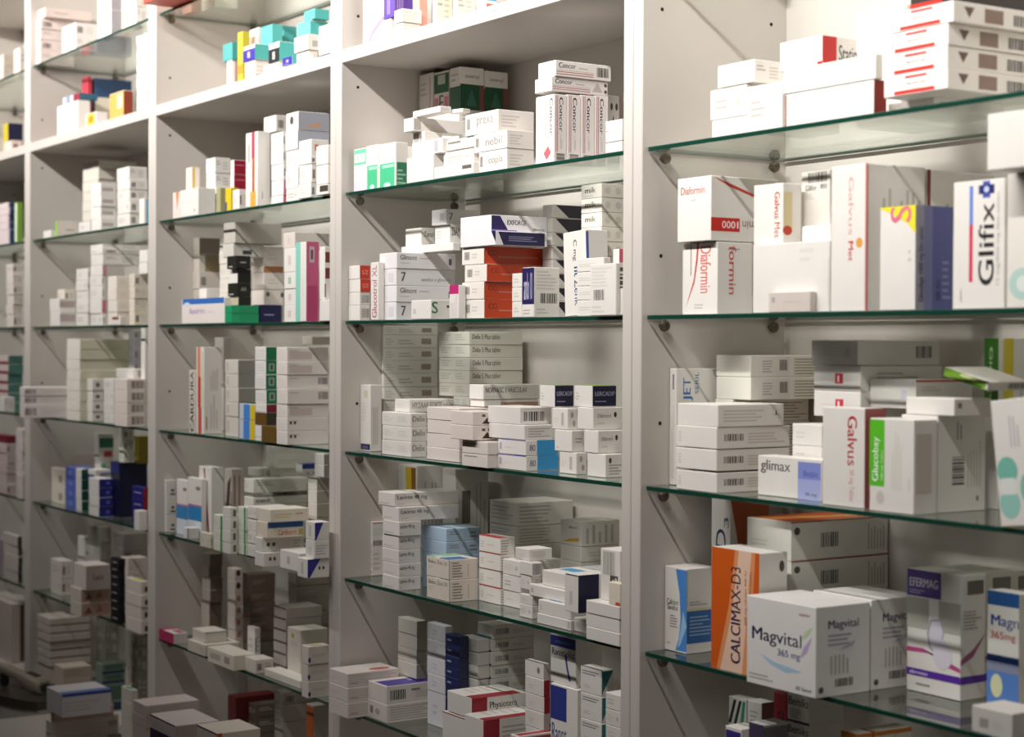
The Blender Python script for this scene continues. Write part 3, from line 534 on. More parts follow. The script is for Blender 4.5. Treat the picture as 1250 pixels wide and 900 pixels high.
k2 = carton(B4, 'small white carton', 'right one at the top rear', 531, 549, 563, 273.5, d=.08, zb=k0.zt+.0004, ops=[('F', 'l', .1, .25, .5, .75, 'b9b4ac', 3), ('S', 't', .2, .4, .9, .85, '57514c', 'DIAM')])
carton(B4, 'white carton with dark comma mark', 'topmost at the rear', 527, 545, 585, 255, d=.082, zb=k2.zt+.0004, body='dcd8d6', ops=[('F', 'r', .55, .3, .85, .75, 'b9b4ac'), ('S', 't', .08, .3, .2, .75, '4a4458', '7'), ('S', 'l', .4, .3, .9, .6, 'b0aaa6', 2)])
ORG = lambda i: [('S', 'r', 0, .02, 1, 1, 'c8431f'), ('S', 't', .05, .5, .16, .8, '7a2a18', 'CO'), ('S', 'l', .18, .35, .75, .55, 'b03a1a', 1), ('F', 'b', .12, .3, .35, .75, '8a847d'), ('F', 'l', .45, .35, .8, .7, 'c0bab2', 2)]
op_ = stack(B4, 'white carton with bright orange side', 'the orange pile', 564, 591, 686, [365.5, 344, 322.5, 301], d=.024, ops=ORG, body='ece6de', jit=.3, special={2: dict(dx=3)})
e1 = carton(B4, 'white carton with navy side print', 'on the orange pile', 562, 605, 668, 281.5, d=.02, zb=op_[-1].zt+.0004, body='ebe8ea', ops=[('S', 'p', 0, .04, 1, .94, '201c4a', [(.05, 1), (.95, 1), (.95, 0), (.15, 0)]), ('S', 'l', .25, .3, .85, .7, '4a4a80', 3), ('F', 'p', .7, 0, 1, 1, '201c4a', [(.6, 1), (1, 1), (1, .2)])])
carton(B4, 'white carton with navy wedge and black lettering', 'above the orange pile', 562, 600, 668, 262, d=.022, zb=e1.zt+.0004, body='ebe8ea', ops=[('S', 'p', 0, .04, .3, .96, '2a1f5a', [(0, 1), (.5, 1), (1, 0), (0, 0)]), ('S', 'r', 0, 0, .45, .1, '8a7ac0'), ('S', 't', .28, .42, .62, .72, '2a2633', 'EXFORGE'), ('S', 't', .75, .12, .95, .28, '6a6670', 'Novartis')])
TRI = [('S', 'p', 0, .03, 1, .97, '1c1826', [(.1, 1), (1, 1), (1, 0), (.5, 0)])]
stack(B4, 'white carton with black wedge side', 'the rear wedge-sided pile', 662, 674, 714, [368, 351, 334, 317, 300, 284, 266, 249.5], d=.13, ops=TRI, body='d2cdc8', jit=.4)
stack(B4, 'tiny white carton end', 'the three before the orange pile', 625, 637, None, [368.5, 351, 333.5], d=.0085, L=.03, jit=.2, ops=[('F', 'l', .2, .3, .8, .7, 'b9b4ac', 2)])
carton(B4, 'white barcoded carton with navy printed end', '', 637.5, 652, 683, 326, d=.0085, ops=[('F', 'r', .0, .26, 1, .99, '2a2358'), ('F', 't', .15, .35, .85, .9, 'c4c0d8', ('amlo 10', 0)), ('F', 'l', .1, .05, .7, .18, 'a39d95', 2), ('S', 'b', .25, .28, .9, .48, '4a4540'), ('S', 'l', .1, .55, .9, .95, 'bdb7ae', 6), ('S', 'l', .1, .06, .6, .2, 'bdb7ae', 2)])
carton(B4, 'upright white carton with blue edge line', 'leaning before the tall right pile', 690, 718, 733, 282, d=.028, L=.04, tilt=-3, ops=[('F', 't', .45, .12, .72, .58, '35557a', ('nt Zenk', 3)), ('F', 't', .4, .65, .6, .9, '6a645e', ('C mg', 3)), ('S', 'r', .0, .02, .12, .98, '4a5ab0'), ('S', 'b', .3, .05, .95, .6, '57514c', True)])
stack(B4, 'small pale carton', 'the pile beside the blue-edged carton', 704, 737, None, [366, 348.5, 331, 314], d=.014, L=.012, jit=.2, ops=[('F', 'l', .1, .35, .8, .65, 'c9c3ba', 2)])
carton(B4, 'upright white carton with barcode face', 'at right', 720, 752, None, 321, d=-.006, L=.014, ops=[('F', 'b', .15, .3, .55, .5, '57514c'), ('F', 'l', .08, .55, .92, .95, 'cfc9c0', 6), ('F', 'l', .08, .05, .6, .22, 'cfc9c0', 2)])
carton(B4, 'blank white carton', 'at the right side panel', 753, 760, None, 352, d=.002, L=.05, ops=[('F', 'l', .2, .3, .9, .6, 'dcd6d0', 2)])
MILK = lambda i: [('F', 't', .2, .4, .72, .78, '4a4640', 'mik'), ('F', 'l', .1, .12, .9, .2, 'a39d95', 1), ('S', 'o', .15, .25, .4, .75, 'd2ccc2'), ('S', 'o', .6, .25, .85, .75, 'd2ccc2')]
stack(B4, 'cream carton with black word', 'the tall pile at right', 709, 734, 762, [368, 349, 331, 313, 295, 277, 259, 241, 223.5], d=.075, ops=MILK, body='e6e1d6', jit=.4)
carton(B4, 'small carton with pink spot', 'by the right side panel', 748, 756, 761, 304, d=.035, ops=[('S', 'r', 0, .8, 1, 1, 'd85a7a'), ('S', 'b', .0, .0, 1, .75, '57514c', True)], L=.03)

C4 = (4, 'C')
carton(C4, 'upright white carton with purple foot band', 'by the side panel', 433, 452, 466, 470, yb=551.5, ops=[('F', 'r', .04, .02, .98, .11, '2a2358'), ('F', 't', .25, .04, .75, .085, '8a84b0', 'micardis'), ('F', 'o', .35, .8, .75, .92, 'd8cfae'), ('F', 'l', .1, .45, .6, .75, 'd2ccc4', 6), ('S', 'm', .2, .1, .7, .95, 'b4a8a4', 3)])
TALL = lambda i: [('F', 'l', .25, .3, .8, .75, 'cfc9c0', 3), ('S', 'l', .28, .25, .62, .7, 'a8a298', 2), ('S', 'r', .70, .3, .88, .75, 'a89a92'), ('S', 'l', .04, .2, .2, .8, 'b9b4ac', 3)]
stack(C4, 'white carton with grey printed side', 'the tall rear pile', 449, 468, 534, [537, 521, 505, 489, 473, 456.5, 440.5, 425, 409, 393.5], d=.085, ops=TALL, body='e9e6dc', jit=.5)
DEL = lambda i: [('F', 'l', .06, .3, .45, .85, 'b4afa5', 3), ('F', 'l', .55, .3, .9, .85, 'b4afa5', 3), ('S', 't', .06, .42, .58, .80, '57534a', 'Delix 5 Plus tablet'), ('S', 'l', .06, .15, .2, .25, 'b4afa5', 1)]
stack(C4, 'cream carton with dark side lettering', 'the rear pile against the back panel', 536, 573, 638, [533, 517, 501, 485, 469, 453, 437, 421, 405], d=.135, ops=DEL, body='e6e3d6', jit=.4)
n0 = carton(C4, 'white carton', 'hidden foot of the bold-lettered pair', 575, 591, 655, 497, d=.085, ops=[])
n1 = carton(C4, 'white carton with brick-red side', 'under the bold-lettered carton', 574, 591, 657, 488, d=.083, zb=n0.zt+.0004, ops=[('S', 'r', .3, .1, 1, .6, 'b88a76')])
carton(C4, 'white carton with bold grey lettering', 'on the brick-red one', 573, 590, 658, 470, d=.08, zb=n1.zt+.0004, ops=[('S', 't', .04, .45, .78, .82, '5a5650', 'NORVASC 5 VASCULAR'), ('S', 'l', .04, .15, .5, .25, 'b4afa5', 1)])
lo_ = stack(C4, 'white carton with faint front print', 'the low left pile', 466.5, 502, 521, [540, 522, 505], yb=558.5, jit=.4, ops=[('F', 'l', .05, .3, .4, .75, 'cfcac0', 3), ('F', 'l', .55, .3, .9, .75, 'cfcac0', 3), ('S', 't', .1, .4, .9, .8, '8a847d', 'Delix')])
carton(C4, 'long white carton with grey lettering', 'on the low left pile', 482, 500, 570, 488, d=.045, zb=lo_[-1].zt+.0004, ops=[('S', 't', .05, .3, .75, .78, '8a8078', 'HYZAAR FORTE tablet'), ('F', 'l', .15, .3, .7, .7, 'd5d0c6', 2)])
stack(C4, 'pinkish-white blank carton', 'the pile left of the triangle-marked ones', 521.5, 561, 563.5, [549, 532, 515, 499], yb=565, jit=.6, L=.09, body='ebe1db', ops=[])
stack(C4, 'pale carton', 'the pile under the triangle-marked ones', 564, 595, 600, [556, 540], yb=572, L=.08, body='e6ddd6', jit=.4, ops=[('F', 'r', .1, .75, .6, .85, 'a89e96')])
t0 = at_Y(577, 538, -.012).z
TRM = [('S', 'p', .35, .12, .75, .55, '3a332e', [(0, 0), (1, 0), (.5, 1)]), ('S', 'r', .35, .62, .48, .8, '57514c'), ('S', 'r', .58, .62, .72, .8, '57514c')]
tm = stack(C4, 'pinkish carton with black triangle', 'the overhanging pair', 550, 577, 596, [520, 503], d=-.012, zb=t0, ops=TRM, body='ebdfd8', jit=.3, L=.05)
BLU = lambda i: [('S', 'r', .35, .02, 1, 1, '3fa0dc'), ('S', 't', .12, .3, .3, .7, '6a6690', '80'), ('F', 'r', .06, .3, .14, .75, 'b9b4c0'), ('F', 'l', .25, .4, .6, .6, 'd9d4d4', 1), ('F', 'r', 0, .95, 1, 1, '5a5ab4')] if i < 2 else ([('S', 'l', .15, .15, .95, .85, '9a958e', 4)] if i == 2 else [('S', 'b', .12, .2, .78, .75, '3a3733'), ('S', 'l', .1, .85, .9, .93, 'b4aea5', 1)])
stack(C4, 'white carton with sky-blue side', 'the pile beside the triangle-marked pair', 598.5, 642, 681, [557, 538, 519.5, 497.5], yb=575.5, ops=BLU, body='ece7e2', jit=.3,
      special={2: dict(dx=-2, look='white carton with grey-lined side', xr=674), 3: dict(dx=-7, xe=635, look='white carton with wide barcode', xr=673)})
LER = [('S', 'r', .02, .04, 1, .98, '1d1c38'), ('S', 't', .12, .52, .95, .72, 'a8a6c0', 'LERCADIP'), ('S', 'l', .12, .22, .8, .32, '5a5a80', 1), ('F', 'l', .1, .3, .3, .7, 'b4aea5', 3), ('T', 'r', 0, 0, 1, 1, '8ab83a')]
FIG = [('F', 'r', .6, .2, .75, .8, 'c0b8b0'), ('S', 'o', .3, .55, .6, .85, 'b4a49c'), ('S', 'o', .5, .15, .8, .45, 'b4a49c'), ('F', 'l', .1, .3, .4, .6, 'd5cfc6', 2)]
r1 = carton(C4, 'white carton', 'lowest right of the blue-sided pile', 683, 703.5, 716, 553, yb=579.5, ops=FIG)
r2 = carton(C4, 'white carton', 'second up, right of the blue-sided pile', 677, 698, 713, 526, d=r1.p.y-.001, zb=r1.zt+.0005, ops=[('S', 'l', .3, .4, .9, .7, '8a847d', 2), ('F', 'l', .1, .1, .3, .3, 'dcb8a8', 1)])
r3 = carton(C4, 'white carton', 'third up, right of the blue-sided pile', 674, 693, 705, 499, d=r1.p.y, zb=r2.zt+.0005, ops=FIG)
carton(C4, 'white carton with black printed side, green top', 'left of two', 659, 677, 700, 470.5, d=r1.p.y+.004, zb=r3.zt+.0005, ops=LER)
r1 = carton(C4, 'white carton with bold fine print', 'lowest at the right side panel', 717, 739, 760, 555, yb=583.5, ops=[('S', 'o', .2, .6, .35, .85, '3a3733'), ('S', 'l', .2, .1, .95, .6, '8a847d', 4)])
DOT = [('S', 't', .15, .55, .6, .72, '8a847d', 'Dilatrend'), ('S', 'o', .7, .55, .8, .8, '3a3733'), ('S', 'l', .15, .25, .4, .35, 'b4aea5', 1)]
r2 = carton(C4, 'white carton with black dot', 'second up at the right side panel', 713, 730, 760, 526, d=r1.p.y-.001, zb=r1.zt+.0005, ops=DOT)
r3 = carton(C4, 'white carton with black dot', 'third up at the right side panel', 705, 724, 760, 498, d=r1.p.y-.001, zb=r2.zt+.0005, ops=DOT)
carton(C4, 'white carton with black printed side, green top', 'right of two', 701, 723, 752, 471, d=r1.p.y+.003, zb=r3.zt+.0005, ops=LER)

D4 = (4, 'D')
carton(D4, 'upright white carton with black upright lettering', 'by the side panel', 445, 453, 469, 637, yb=703, ops=[('F', 't', .3, .05, .75, .6, '2b2927', ('Latisa', 1)), ('S', 'b', .1, .55, .9, .65, '4a4540'), ('S', 'r', .1, .75, .9, .88, 'd5dcd4'), ('S', 'l', .1, .1, .8, .45, 'b9b4ac', 4), ('S', 'r', 0, .96, 1, .98, 'b8888c')])
LIN = lambda i: [('F', 'l', .1, .12, .8, .3, 'b4aea8', 1), ('S', 't', .04, .45, .5 if i > 4 else .7, .82, '4a4650', 'Lacirex 48 mg'), ('S', 'l', .04, .15, .25, .25, 'a8a2a0', 1)]
stack(D4, 'white carton with dark side lettering', 'the seven-high pile', 467, 487, 514, [705, 689, 672, 655, 637.5, 620, 602.5], yb=721.5, ops=LIN, body='e9e2dd', jit=.5, special={5: dict(xr=560), 6: dict(dx=-5, xr=560)})
carton(D4, 'tall carton with yellow stripe', 'at the rear', 484, 509, 551, 569, d=.12, ops=[('F', 'p', .4, .0, 1, .98, 'd8b81e', [(0, 1), (.5, 1), (.7, 0), (.35, 0)]), ('F', 'p', .4, .0, 1, .98, '8a5a1e', [(.5, 1), (.9, 1), (.95, 0), (.7, 0)]), ('F', 'o', .2, .34, .34, .4, '3a3733'), ('S', 'm', .1, .3, .6, .9, 'a8a2a4', 5), ('S', 'b', .8, .3, .95, .95, '4a4540', True)])
carton(D4, 'tall pale carton', 'behind the yellow-striped one', 540, 556, 596, 573, d=.17, body='cfcac2', ops=[('S', 'r', .2, .5, .45, .8, '6a645e'), ('S', 'm', .6, .4, .95, .9, '8a847d', 3)])
stack(D4, 'light blue carton', 'the pile beside the seven-high one', 516, 545, 586, [694, 679, 662.5, 646], d=.075, body='b4cbe2', jit=.5, ops=[('F', 'l', .1, .3, .9, .6, '9ab4d0', 2), ('S', 'l', .1, .5, .4, .85, '5a6a80', 2), ('S', 'l', .7, .2, .95, .8, '3a4650', 2)])
FIVE = [('S', 'l', .1, .1, .5, .9, '57463e', 6), ('S', 'm', .6, .1, .72, .9, 'b8b0a6', 1), ('F', 't', .08, .68, .9, .86, '8a8078', 'Beloc Zok 50'), ('F', 'l', .08, .4, .3, .6, 'c0b6ac', 2), ('F', 'r', .985, 0, 1, 1, '6a4a40'), ('T', 'r', .0, .0, .35, 1, '8ac69a'), ('T', 'r', .55, .0, .98, .7, '4a78b0'), ('T', 'r', .2, .05, .5, .3, 'd8d8d0')]
stack(D4, 'cream carton with blue-green top', 'the brown-printed pair', 521, 549, 584, [709, 684], yb=735.5, ops=FIVE, body='e8ddd0', jit=.3)
RT = lambda i: [('T', 'r', 0, 0, 1, .5, 'b83a3a'), ('F', 'r', 0, .96, 1, 1, 'c86a62'), ('F', 'l', .08, .25, .3, .7, 'b9b4ac', 3), ('F', 'l', .4, .4, .7, .6, 'd2ccc4', 1), ('S', 'l', .05, .1, .7, .9, '9a8a82', 5)]
stack(D4, 'white carton with red upper edge', 'the four-high pile', 584.5, 610.5, 628, [719, 698, 677.5, 657], yb=739, ops=RT, jit=.5, body='efebe3')
stack(D4, 'white carton', 'the pile right of the red-edged one', 613, 635, 645, [724.5, 705, 686], yb=744, jit=.7, L=.08, special={0: dict(look='white carton with red top', ops=[('T', 'r', 0, 0, 1, 1, 'c04a4a'), ('F', 'l', .2, .4, .6, .6, 'd2ccc4', 1)])})
h0 = stack(D4, 'small white carton', 'the stepped pile', 635, 650, 662, [740, 722, 704, 687.5], yb=756, jit=.6, special={3: dict(ops=[('S', 'b', .05, .1, .95, .9, '6a6470')])})
carton(D4, 'small white carton', 'crowning the stepped pile', 629, 646, 674, 671, d=h0[0].p.y+.006, zb=h0[-1].zt+.0004, ops=[('S', 'r', .15, .3, .7, .8, 'd9d0c6'), ('F', 'l', .3, .3, .8, .6, 'd2ccc4', 2)])
f1 = carton(D4, 'long-fronted white carton', 'lowest before the stepped pile', 655.5, 697, None, 758, yb=770.5, L=.09, ops=[('F', 'r', .9, .2, .96, .8, 'c9c3ba')])
f2 = carton(D4, 'white carton with blue top patch', '', 657, 697, None, 740.5, d=f1.p.y+.002, zb=f1.zt+.0005, L=.09, ops=[('T', 'r', .2, .1, .55, .6, '4a9ad0'), ('F', 'l', .05, .3, .15, .7, 'b9b4ac', 3)])
f3 = carton(D4, 'white carton', 'under the navy-sided carton', 646, 691, None, 722, d=f1.p.y+.012, zb=f2.zt+.0005, L=.10, ops=[('F', 'r', .05, .3, .12, .7, 'c9c3ba')])
f4 = carton(D4, 'wide white carton with blue top print', '', 662, 700, None, 703, d=f1.p.y+.02, zb=f3.zt+.0005, L=.12, ops=[('T', 'r', .1, .2, .9, .4, '4a9ac8'), ('T', 'l', .1, .5, .9, .9, 'b9c4c8', 3)])
sm = carton(D4, 'small white carton', 'beside the long-fronted one', 698.5, 716.5, None, 757, yb=774, L=.07)
carton(D4, 'white carton with navy wrap-around side', '', 689, 706, 733, 703, d=f1.p.y-.022, zb=f1.zt+.019, L=.06, ops=[('S', 'r', 0, .0, .62, 1, '16143c'), ('F', 'r', .35, .2, .6, .55, 'd0c8c8'), ('F', 'r', .1, .97, 1, 1, '16143c')])
rp = stack(D4, 'white carton with dark joint', 'the pile at the right side panel', 715.5, 756, None, [774, 757, 741], yb=790, L=.1, jit=.4, ops=[])
carton(D4, 'upright white carton with black square code', 'on the right pile', 733, 757, None, 673, d=rp[0].p.y+.02, zb=rp[-1].zt+.0004, L=.05, ops=[('F', 'b', .15, .5, .75, .95, '9a948c', False), ('F', 'r', .5, .3, .9, .5, '57514c'), ('F', 'r', .6, .34, .7, .42, 'd8d2ca'), ('F', 'r', .75, .4, .84, .46, 'd8d2ca')])
carton(D4, 'small cream carton with red foot', 'before the square-code carton', 743, 757, None, 713, d=rp[0].p.y+.002, zb=rp[-1].zt+.0004, L=.014, body='ebdfcf', ops=[('F', 'r', .6, 0, 1, .15, 'c85a3a')])
SH = lambda i: [('F', 'l', .08, .2, .9, .85, '8a847d', 4), ('S', 'l', .05, .1, .7, .9, '7a746c', 5)]
stack(D4, 'grey-sided carton with printed front', 'the rear pile', 598, 631, 700, [690, 666, 643, 614.5], d=.14, ops=SH, body='d0cbc2', jit=.6)
b0_ = stack(D4, 'pale carton', 'the rear pile at right', 684, 709, 756, [706, 687, 668, 637.5], d=.13, body='d6d1c8', jit=.5, ops=lambda i: [('F', 'p', .1, .1, .9, .4, 'c8a23a', [(0, 0), (1, .3), (1, .8), (.4, .5)]), ('F', 't', .4, .68, .8, .8, '6a645e', 'duro'), ('S', 'm', .1, .1, .9, .9, '8a847d', 5)] if i == 3 else [('S', 'l', .2, .3, .8, .7, 'a39d95', 2)])

E4 = (4, 'E')
stack(E4, 'white carton with pinkish print', 'the pile jutting past the side panel', 402, 424, None, [858.5, 840.5, 823], yb=None, d=-.028, yaw=0, L=.105, body='e6ddd6', jit=.3,
      ops=lambda i: [('F', 'l', .1, .3, .5, .6, 'd2c8c0', 2), ('S', 'l', .03, .15, .95, .9, 'b0a69e', 5), ('T', 'o', .6, .5, .9, .9, 'c86a60'), ('S', 'l', .05, .2, .3, .4, 'c88a88', 1)])
PUR = lambda i: [('T', 'r', .28, .03, .98, .98, '4a3a9a'), ('T', 'l', .4, .5, .6, .95, '8a7ac8', 3), ('S', 'b', .06, .2, .32, .75, '3a3733'), ('S', 'l', .42, .55, .6, .85, '57514c', 1), ('S', 'l', .5, .2, .95, .6, 'bab2aa', 3)] if i else [('F', 'r', .15, .3, .3, .7, '8a847d'), ('F', 'o', .4, .3, .65, .65, 'b4aea5'), ('S', 'l', .06, .1, .95, .9, '9a9289', 6)]
stack(E4, 'white carton with barcode and purple top', 'the pair at the shelf front', 448, 472, 543, [861, 838.5], yb=883.5, ops=PUR, body='e6ded8', jit=.3, special={0: dict(look='white carton with dense side print')})
stack(E4, 'pale carton', 'the left rear pile', 486, 509, 521, [848, 830, 812, 794.5, 777, 759], d=.085, body='dad5ca', jit=.5, ops=[('S', 'r', 0, 0, 1, 1, '9a9288')])
stack(E4, 'bluish-white carton', 'the second rear pile', 521.5, 543, 552, [849, 828, 806.5, 785.5, 765], d=.075, body='dcdbe0', jit=.4, ops=[('F', 'l', .3, .3, .6, .7, 'b4b0b8', 2)])
stack(E4, 'navy carton', 'the navy pile', 543.5, 561, 572, [856, 843, 830, 817, 804, 791, 778], d=.065, body='1e2a5a', jit=.3, ops=[('F', 'l', .15, .3, .6, .7, '6a7ab0', 1), ('S', 'r', 0, 0, 1, 1, '2a3050')])
stack(E4, 'grey-white carton', 'the pile right of the navy one', 562, 583, None, [862, 846, 829.5, 813.5, 797.5, 781.5], d=.085, L=.05, body='cfccc6', jit=.4, ops=[('F', 'l', .2, .2, .9, .8, 'a8a49e', 3)])
stack(E4, 'white carton with blue lower edge', 'the rear pile at centre', 583, 600, 652, [862, 846, 829.5, 813.5, 797, 781, 763.5], d=.11, body='d2cec6', jit=.4, ops=lambda i: [('F', 'r', 0, .0, 1, .16, ('2f3f86', '2a7a86')[i == 6]), ('S', 'b', .1, .3, .4, .7, '57514c'), ('S', 'l', .5, .3, .9, .6, '8a847d', 2)])
PH = [('S', 'r', 0, .0, .25, 1, '9c1f2e'), ('S', 't', .30, .35, .82, .75, '3a3433', 'Physiotens'), ('S', 'l', .5, .12, .8, .25, '9a9289', 1), ('T', 'r', .7, 0, 1, .9, '9c1f2e'), ('T', 'l', .1, .2, .6, .8, 'c0b8ae', 4), ('F', 'r', .93, 0, 1, 1, '9c1f2e')]
ph0 = carton(E4, 'white carton', 'under the dark red striped one', 540, 570, None, 877, d=.02, L=.10, ops=[('F', 'r', 0, .96, 1, 1, 'b05a5a')])
carton(E4, 'white carton with dark red stripe and black lettering', '', 546, 579, 643, 853.5, d=.022, zb=ph0.zt+.0004, ops=PH)
carton(E4, 'white carton with dark red stripe', 'lower one at the shelf front', 567, 592, 662, 880, d=.004, ops=PH[:1] + PH[3:] + [('S', 'l', .3, .2, .95, .85, 'a0988e', 6)])
carton(E4, 'white carton with red-printed top', 'lowest at the shelf front', 623, 632, 688, 897, d=-.01, ops=[('T', 'r', .2, .05, .9, .95, 'b03a3a'), ('S', 'r', .2, .7, 1, .95, 'b03a3a')])
stack(E4, 'small white carton with dark red side', 'the pile before the blue banner', 641, 664, 671, [893, 872, 852, 831, 811], d=.045, jit=.3, ops=lambda i: [('S', 'r', 0, 0, 1, 1, '9c1f2e' if i in (2, 3) else 'bdb6ae'), ('F', 'o', .65, .3, .8, .7, '8a847d') if i == 4 else ('F', 'l', .2, .3, .5, .6, 'c9c3ba', 2)])
RA = [('F', 'r', .0, .72, .98, .92, '34408e'), ('F', 't', .2, .79, .8, .85, '8a90c0', 'nebivolol'), ('F', 't', .06, .5, .95, .68, '57526a', 'Rannt plus'), ('F', 'p', .55, .1, .85, .6, '5a4aa0', [(0, 1), (.3, 1), (.5, .5), (.9, .0), (.6, 0), (.3, .45)])]
ra = carton(E4, 'white carton with blue banner and lettering', 'lower at right', 672, 705, 716, 843, d=.05, L=.05, ops=[('F', 'r', .0, .62, .6, .98, '34408e'), ('F', 't', .05, .38, .6, .58, '3a5a90', 'Rannt'), ('F', 'p', .45, .2, 1, .45, '5aa8b8', [(0, .9), (.5, 1), (1, .2), (.4, .5)])])
carton(E4, 'white carton with blue banner and dark stroke', 'upper at right', 672, 703, 716, 777, d=.055, zb=ra.zt+.0005, L=.05, ops=RA)
stack(E4, 'white carton with teal wedge side', 'the right-hand pile', 708.5, 734, 749, [916, 884, 851.5, 819], d=.035, jit=.3, ops=[('F', 'l', .1, .7, .95, .9, '57526a', 2), ('F', 'l', .15, .2, .5, .35, 'b9b4ac', 2), ('S', 'p', .05, .05, .95, .95, '2a7a80', [(0, 1), (1, 1), (0, 0)])])
stack(E4, 'white carton', 'the pile by the right side panel', 739, 757.5, None, [910, 890, 870, 850], d=.012, L=.06, jit=.3)
# ------------------------------------------------------------------ third bay
def side(c, u0=0, u1=1): return ('S', 'r', u0, .02, u1, .98, c)
def front(c, u0=0, u1=1, v0=0.02, v1=.98): return ('F', 'r', u0, v0, u1, v1, c)
T3 = (3, 'T'); W3 = (3, 'W'); A3 = (3, 'A'); B3 = (3, 'B'); C3 = (3, 'C'); D3 = (3, 'D'); E3 = (3, 'E'); F3 = (3, 'F')
carton(T3, 'bright red carton', 'jutting past the side panel', 175, 200, 207, -30, d=-.06, L=.09, body='c83a1e', ops=[])
carton(T3, 'pinkish carton', 'seen through the glass', 222, 234, 245, -60, d=.06, body='d89a84', ops=[])
carton(T3, 'pale green-white carton', 'seen through the glass', 246, 262, 290, -60, d=.08, body='dde0cf', ops=[])
carton(T3, 'long white carton', 'seen through the glass', 300, 318, 380, -80, d=.04)
t = carton(W3, 'thin white and red carton', 'under the small teal carton', 277, 283, 291, 73, d=.10, ops=[side('c08a8a', .5, .9)])
carton(W3, 'small teal carton', 'at the far left', 272, 283.5, 292, 51, d=.098, zb=t.zt+.0005, body='3f9a98', ops=[])
t = carton(W3, 'yellow carton', 'left of the turquoise ones', 290, 296, 305, 38, d=.07, body='c8b42a', ops=[('F', 'r', .0, .3, 1, .45, 'b08a1e')])
t = carton(W3, 'small white carton', 'under the purple-labelled one, left', 299, 311, 334, 73, d=.02, ops=[('S', 'l', .1, .2, .9, .8, 'd8b8b8', 3), ('F', 'm', .3, .1, .8, .9, 'cfd4d0', 3)])
TQ = '52b4b0'
carton(W3, 'turquoise carton with purple label', 'left of two', 297, 311, 331, 53, d=.018, zb=t.zt+.0005, ops=[side(TQ), front('3a2a9c', 0, 1, 0, .74), ('F', 't', .35, .2, .6, .6, 'd8d0f0', '8')])
t = carton(W3, 'white carton', 'under the black-labelled one', 322, 341, 352, 75, d=.03)
carton(W3, 'turquoise carton with black label', '', 328, 341, 361, 50, d=.028, zb=t.zt+.0005, ops=[side(TQ), front('16181c', 0, 1, 0, .7), ('F', 't', .35, .15, .6, .55, 'e0e0dc', '8')])
t2 = carton(W3, 'pale pink carton', 'behind the purple-labelled one', 304, 316, 330, 33, d=.10, body='e0d0cc', ops=[('F', 'r', .8, .3, 1, .9, 'd8a8b0')])
carton(W3, 'turquoise carton with red foot line', 'upper left of two', 317, 332, 345, 29, d=.105, body=TQ, ops=[('F', 'r', 0, .3, 1, .34, 'd8502a')])
carton(W3, 'turquoise carton', 'behind the red-footed one', 333, 346, 362, 31, d=.155, body='3f9c9a', ops=[])
t = carton(W3, 'white carton', 'under the right purple label', 346, 357, 362, 82, d=.012)
carton(W3, 'turquoise carton with purple label', 'right of two', 345, 357, 363, 68, d=.008, zb=t.zt+.0005, body='cfe6e4', ops=[side(TQ), front('3a2a9c', 0, .98, 0, 1), ('F', 't', .35, .35, .6, .7, 'd8d0f0', '8'), ('F', 'l', .1, .12, .9, .2, 'a8a0d8', 1)])
t = carton(W3, 'white carton', 'lower of the right pair', 362, 377, 388, 61, d=.01, ops=[('S', 'r', .5, .1, .9, .7, 'cfd0cc')])
carton(W3, 'white carton with grey side', 'upper of the right pair', 359, 376, 389, 41, d=.006, zb=t.zt+.0005, ops=[('F', 'r', .9, 0, 1, 1, 'c8e6dc'), ('S', 'r', .4, .2, .9, .6, 'b4b0ac')])
t = carton(W3, 'turquoise carton with orange foot', 'lower at right', 363, 379, 400, 24, d=.05, ops=[side('52b4b0', 0, 1), front('62c0bc', 0, 1, .45, 1), ('F', 'r', 0, .32, 1, .40, 'd87a4a'), ('S', 'r', 0, .3, 1, .36, 'd87a4a')])
carton(W3, 'turquoise carton', 'topmost at right', 371, 384, 402, 10, d=.052, zb=t.zt+.0005, body=TQ, ops=[])
carton(W3, 'blank white carton', 'by the right side panel', 391, 404, None, 28, d=-.002, L=.08, ops=[])
carton(W3, 'small grey carton', 'at the shelf edge', 303, 312, 323, 92, d=.002, L=.02, body='b0a89c', ops=[front('e6e0d8')])

carton(A3, 'thin white carton with orange streak', 'by the side panel', 211, 219.5, None, 234, d=.012, L=.06, body='ecdcd4', ops=[('F', 'p', .3, .3, .9, 1, 'd88a5a', [(.2, 1), (1, 1), (.5, 0)])])
t = carton(A3, 'broad white carton', 'beside the orange-streaked one', 220, 242, 263, 229, d=.01, ops=[('F', 'l', .1, .5, .9, .6, 'c8ced4', 1), ('F', 'o', .75, .15, .85, .25, 'b4b8bc')])
carton(A3, 'small cream carton with yellow stripe', 'on the broad one', 227, 234, 244, 204, d=.03, zb=t.zt+.0005, body='e6ddd0', ops=[side('d8b45a', .1, .4)])
stack(A3, 'white carton', 'the pile behind the yellow carton', 252, 263, 282, [248, 229.5, 211, 192], d=.06, body='e9e6e0', jit=.7)
stack(A3, 'white carton with crimson side', 'the crimson pile', 281.5, 286, 302, [248, 231, 213, 195], d=.055, jit=.4, ops=[side('9c1434'), ('S', 'l', .1, .6, .9, .7, 'c86a80', 1)])
carton(A3, 'yellow carton', 'at the shelf front', 275, 282, 291, 229, d=.02, body='dcc41e', ops=[('F', 'r', 0, 0, .3, .4, '4a4a8a')])
carton(A3, 'dull green-yellow carton', 'left of the yellow one', 264, 269, 276, 229, d=.025, body='a8a47a', ops=[])
carton(A3, 'small white carton', 'right of the yellow one', 284, 292, 301, 231, d=.012, body='f0e6e2')
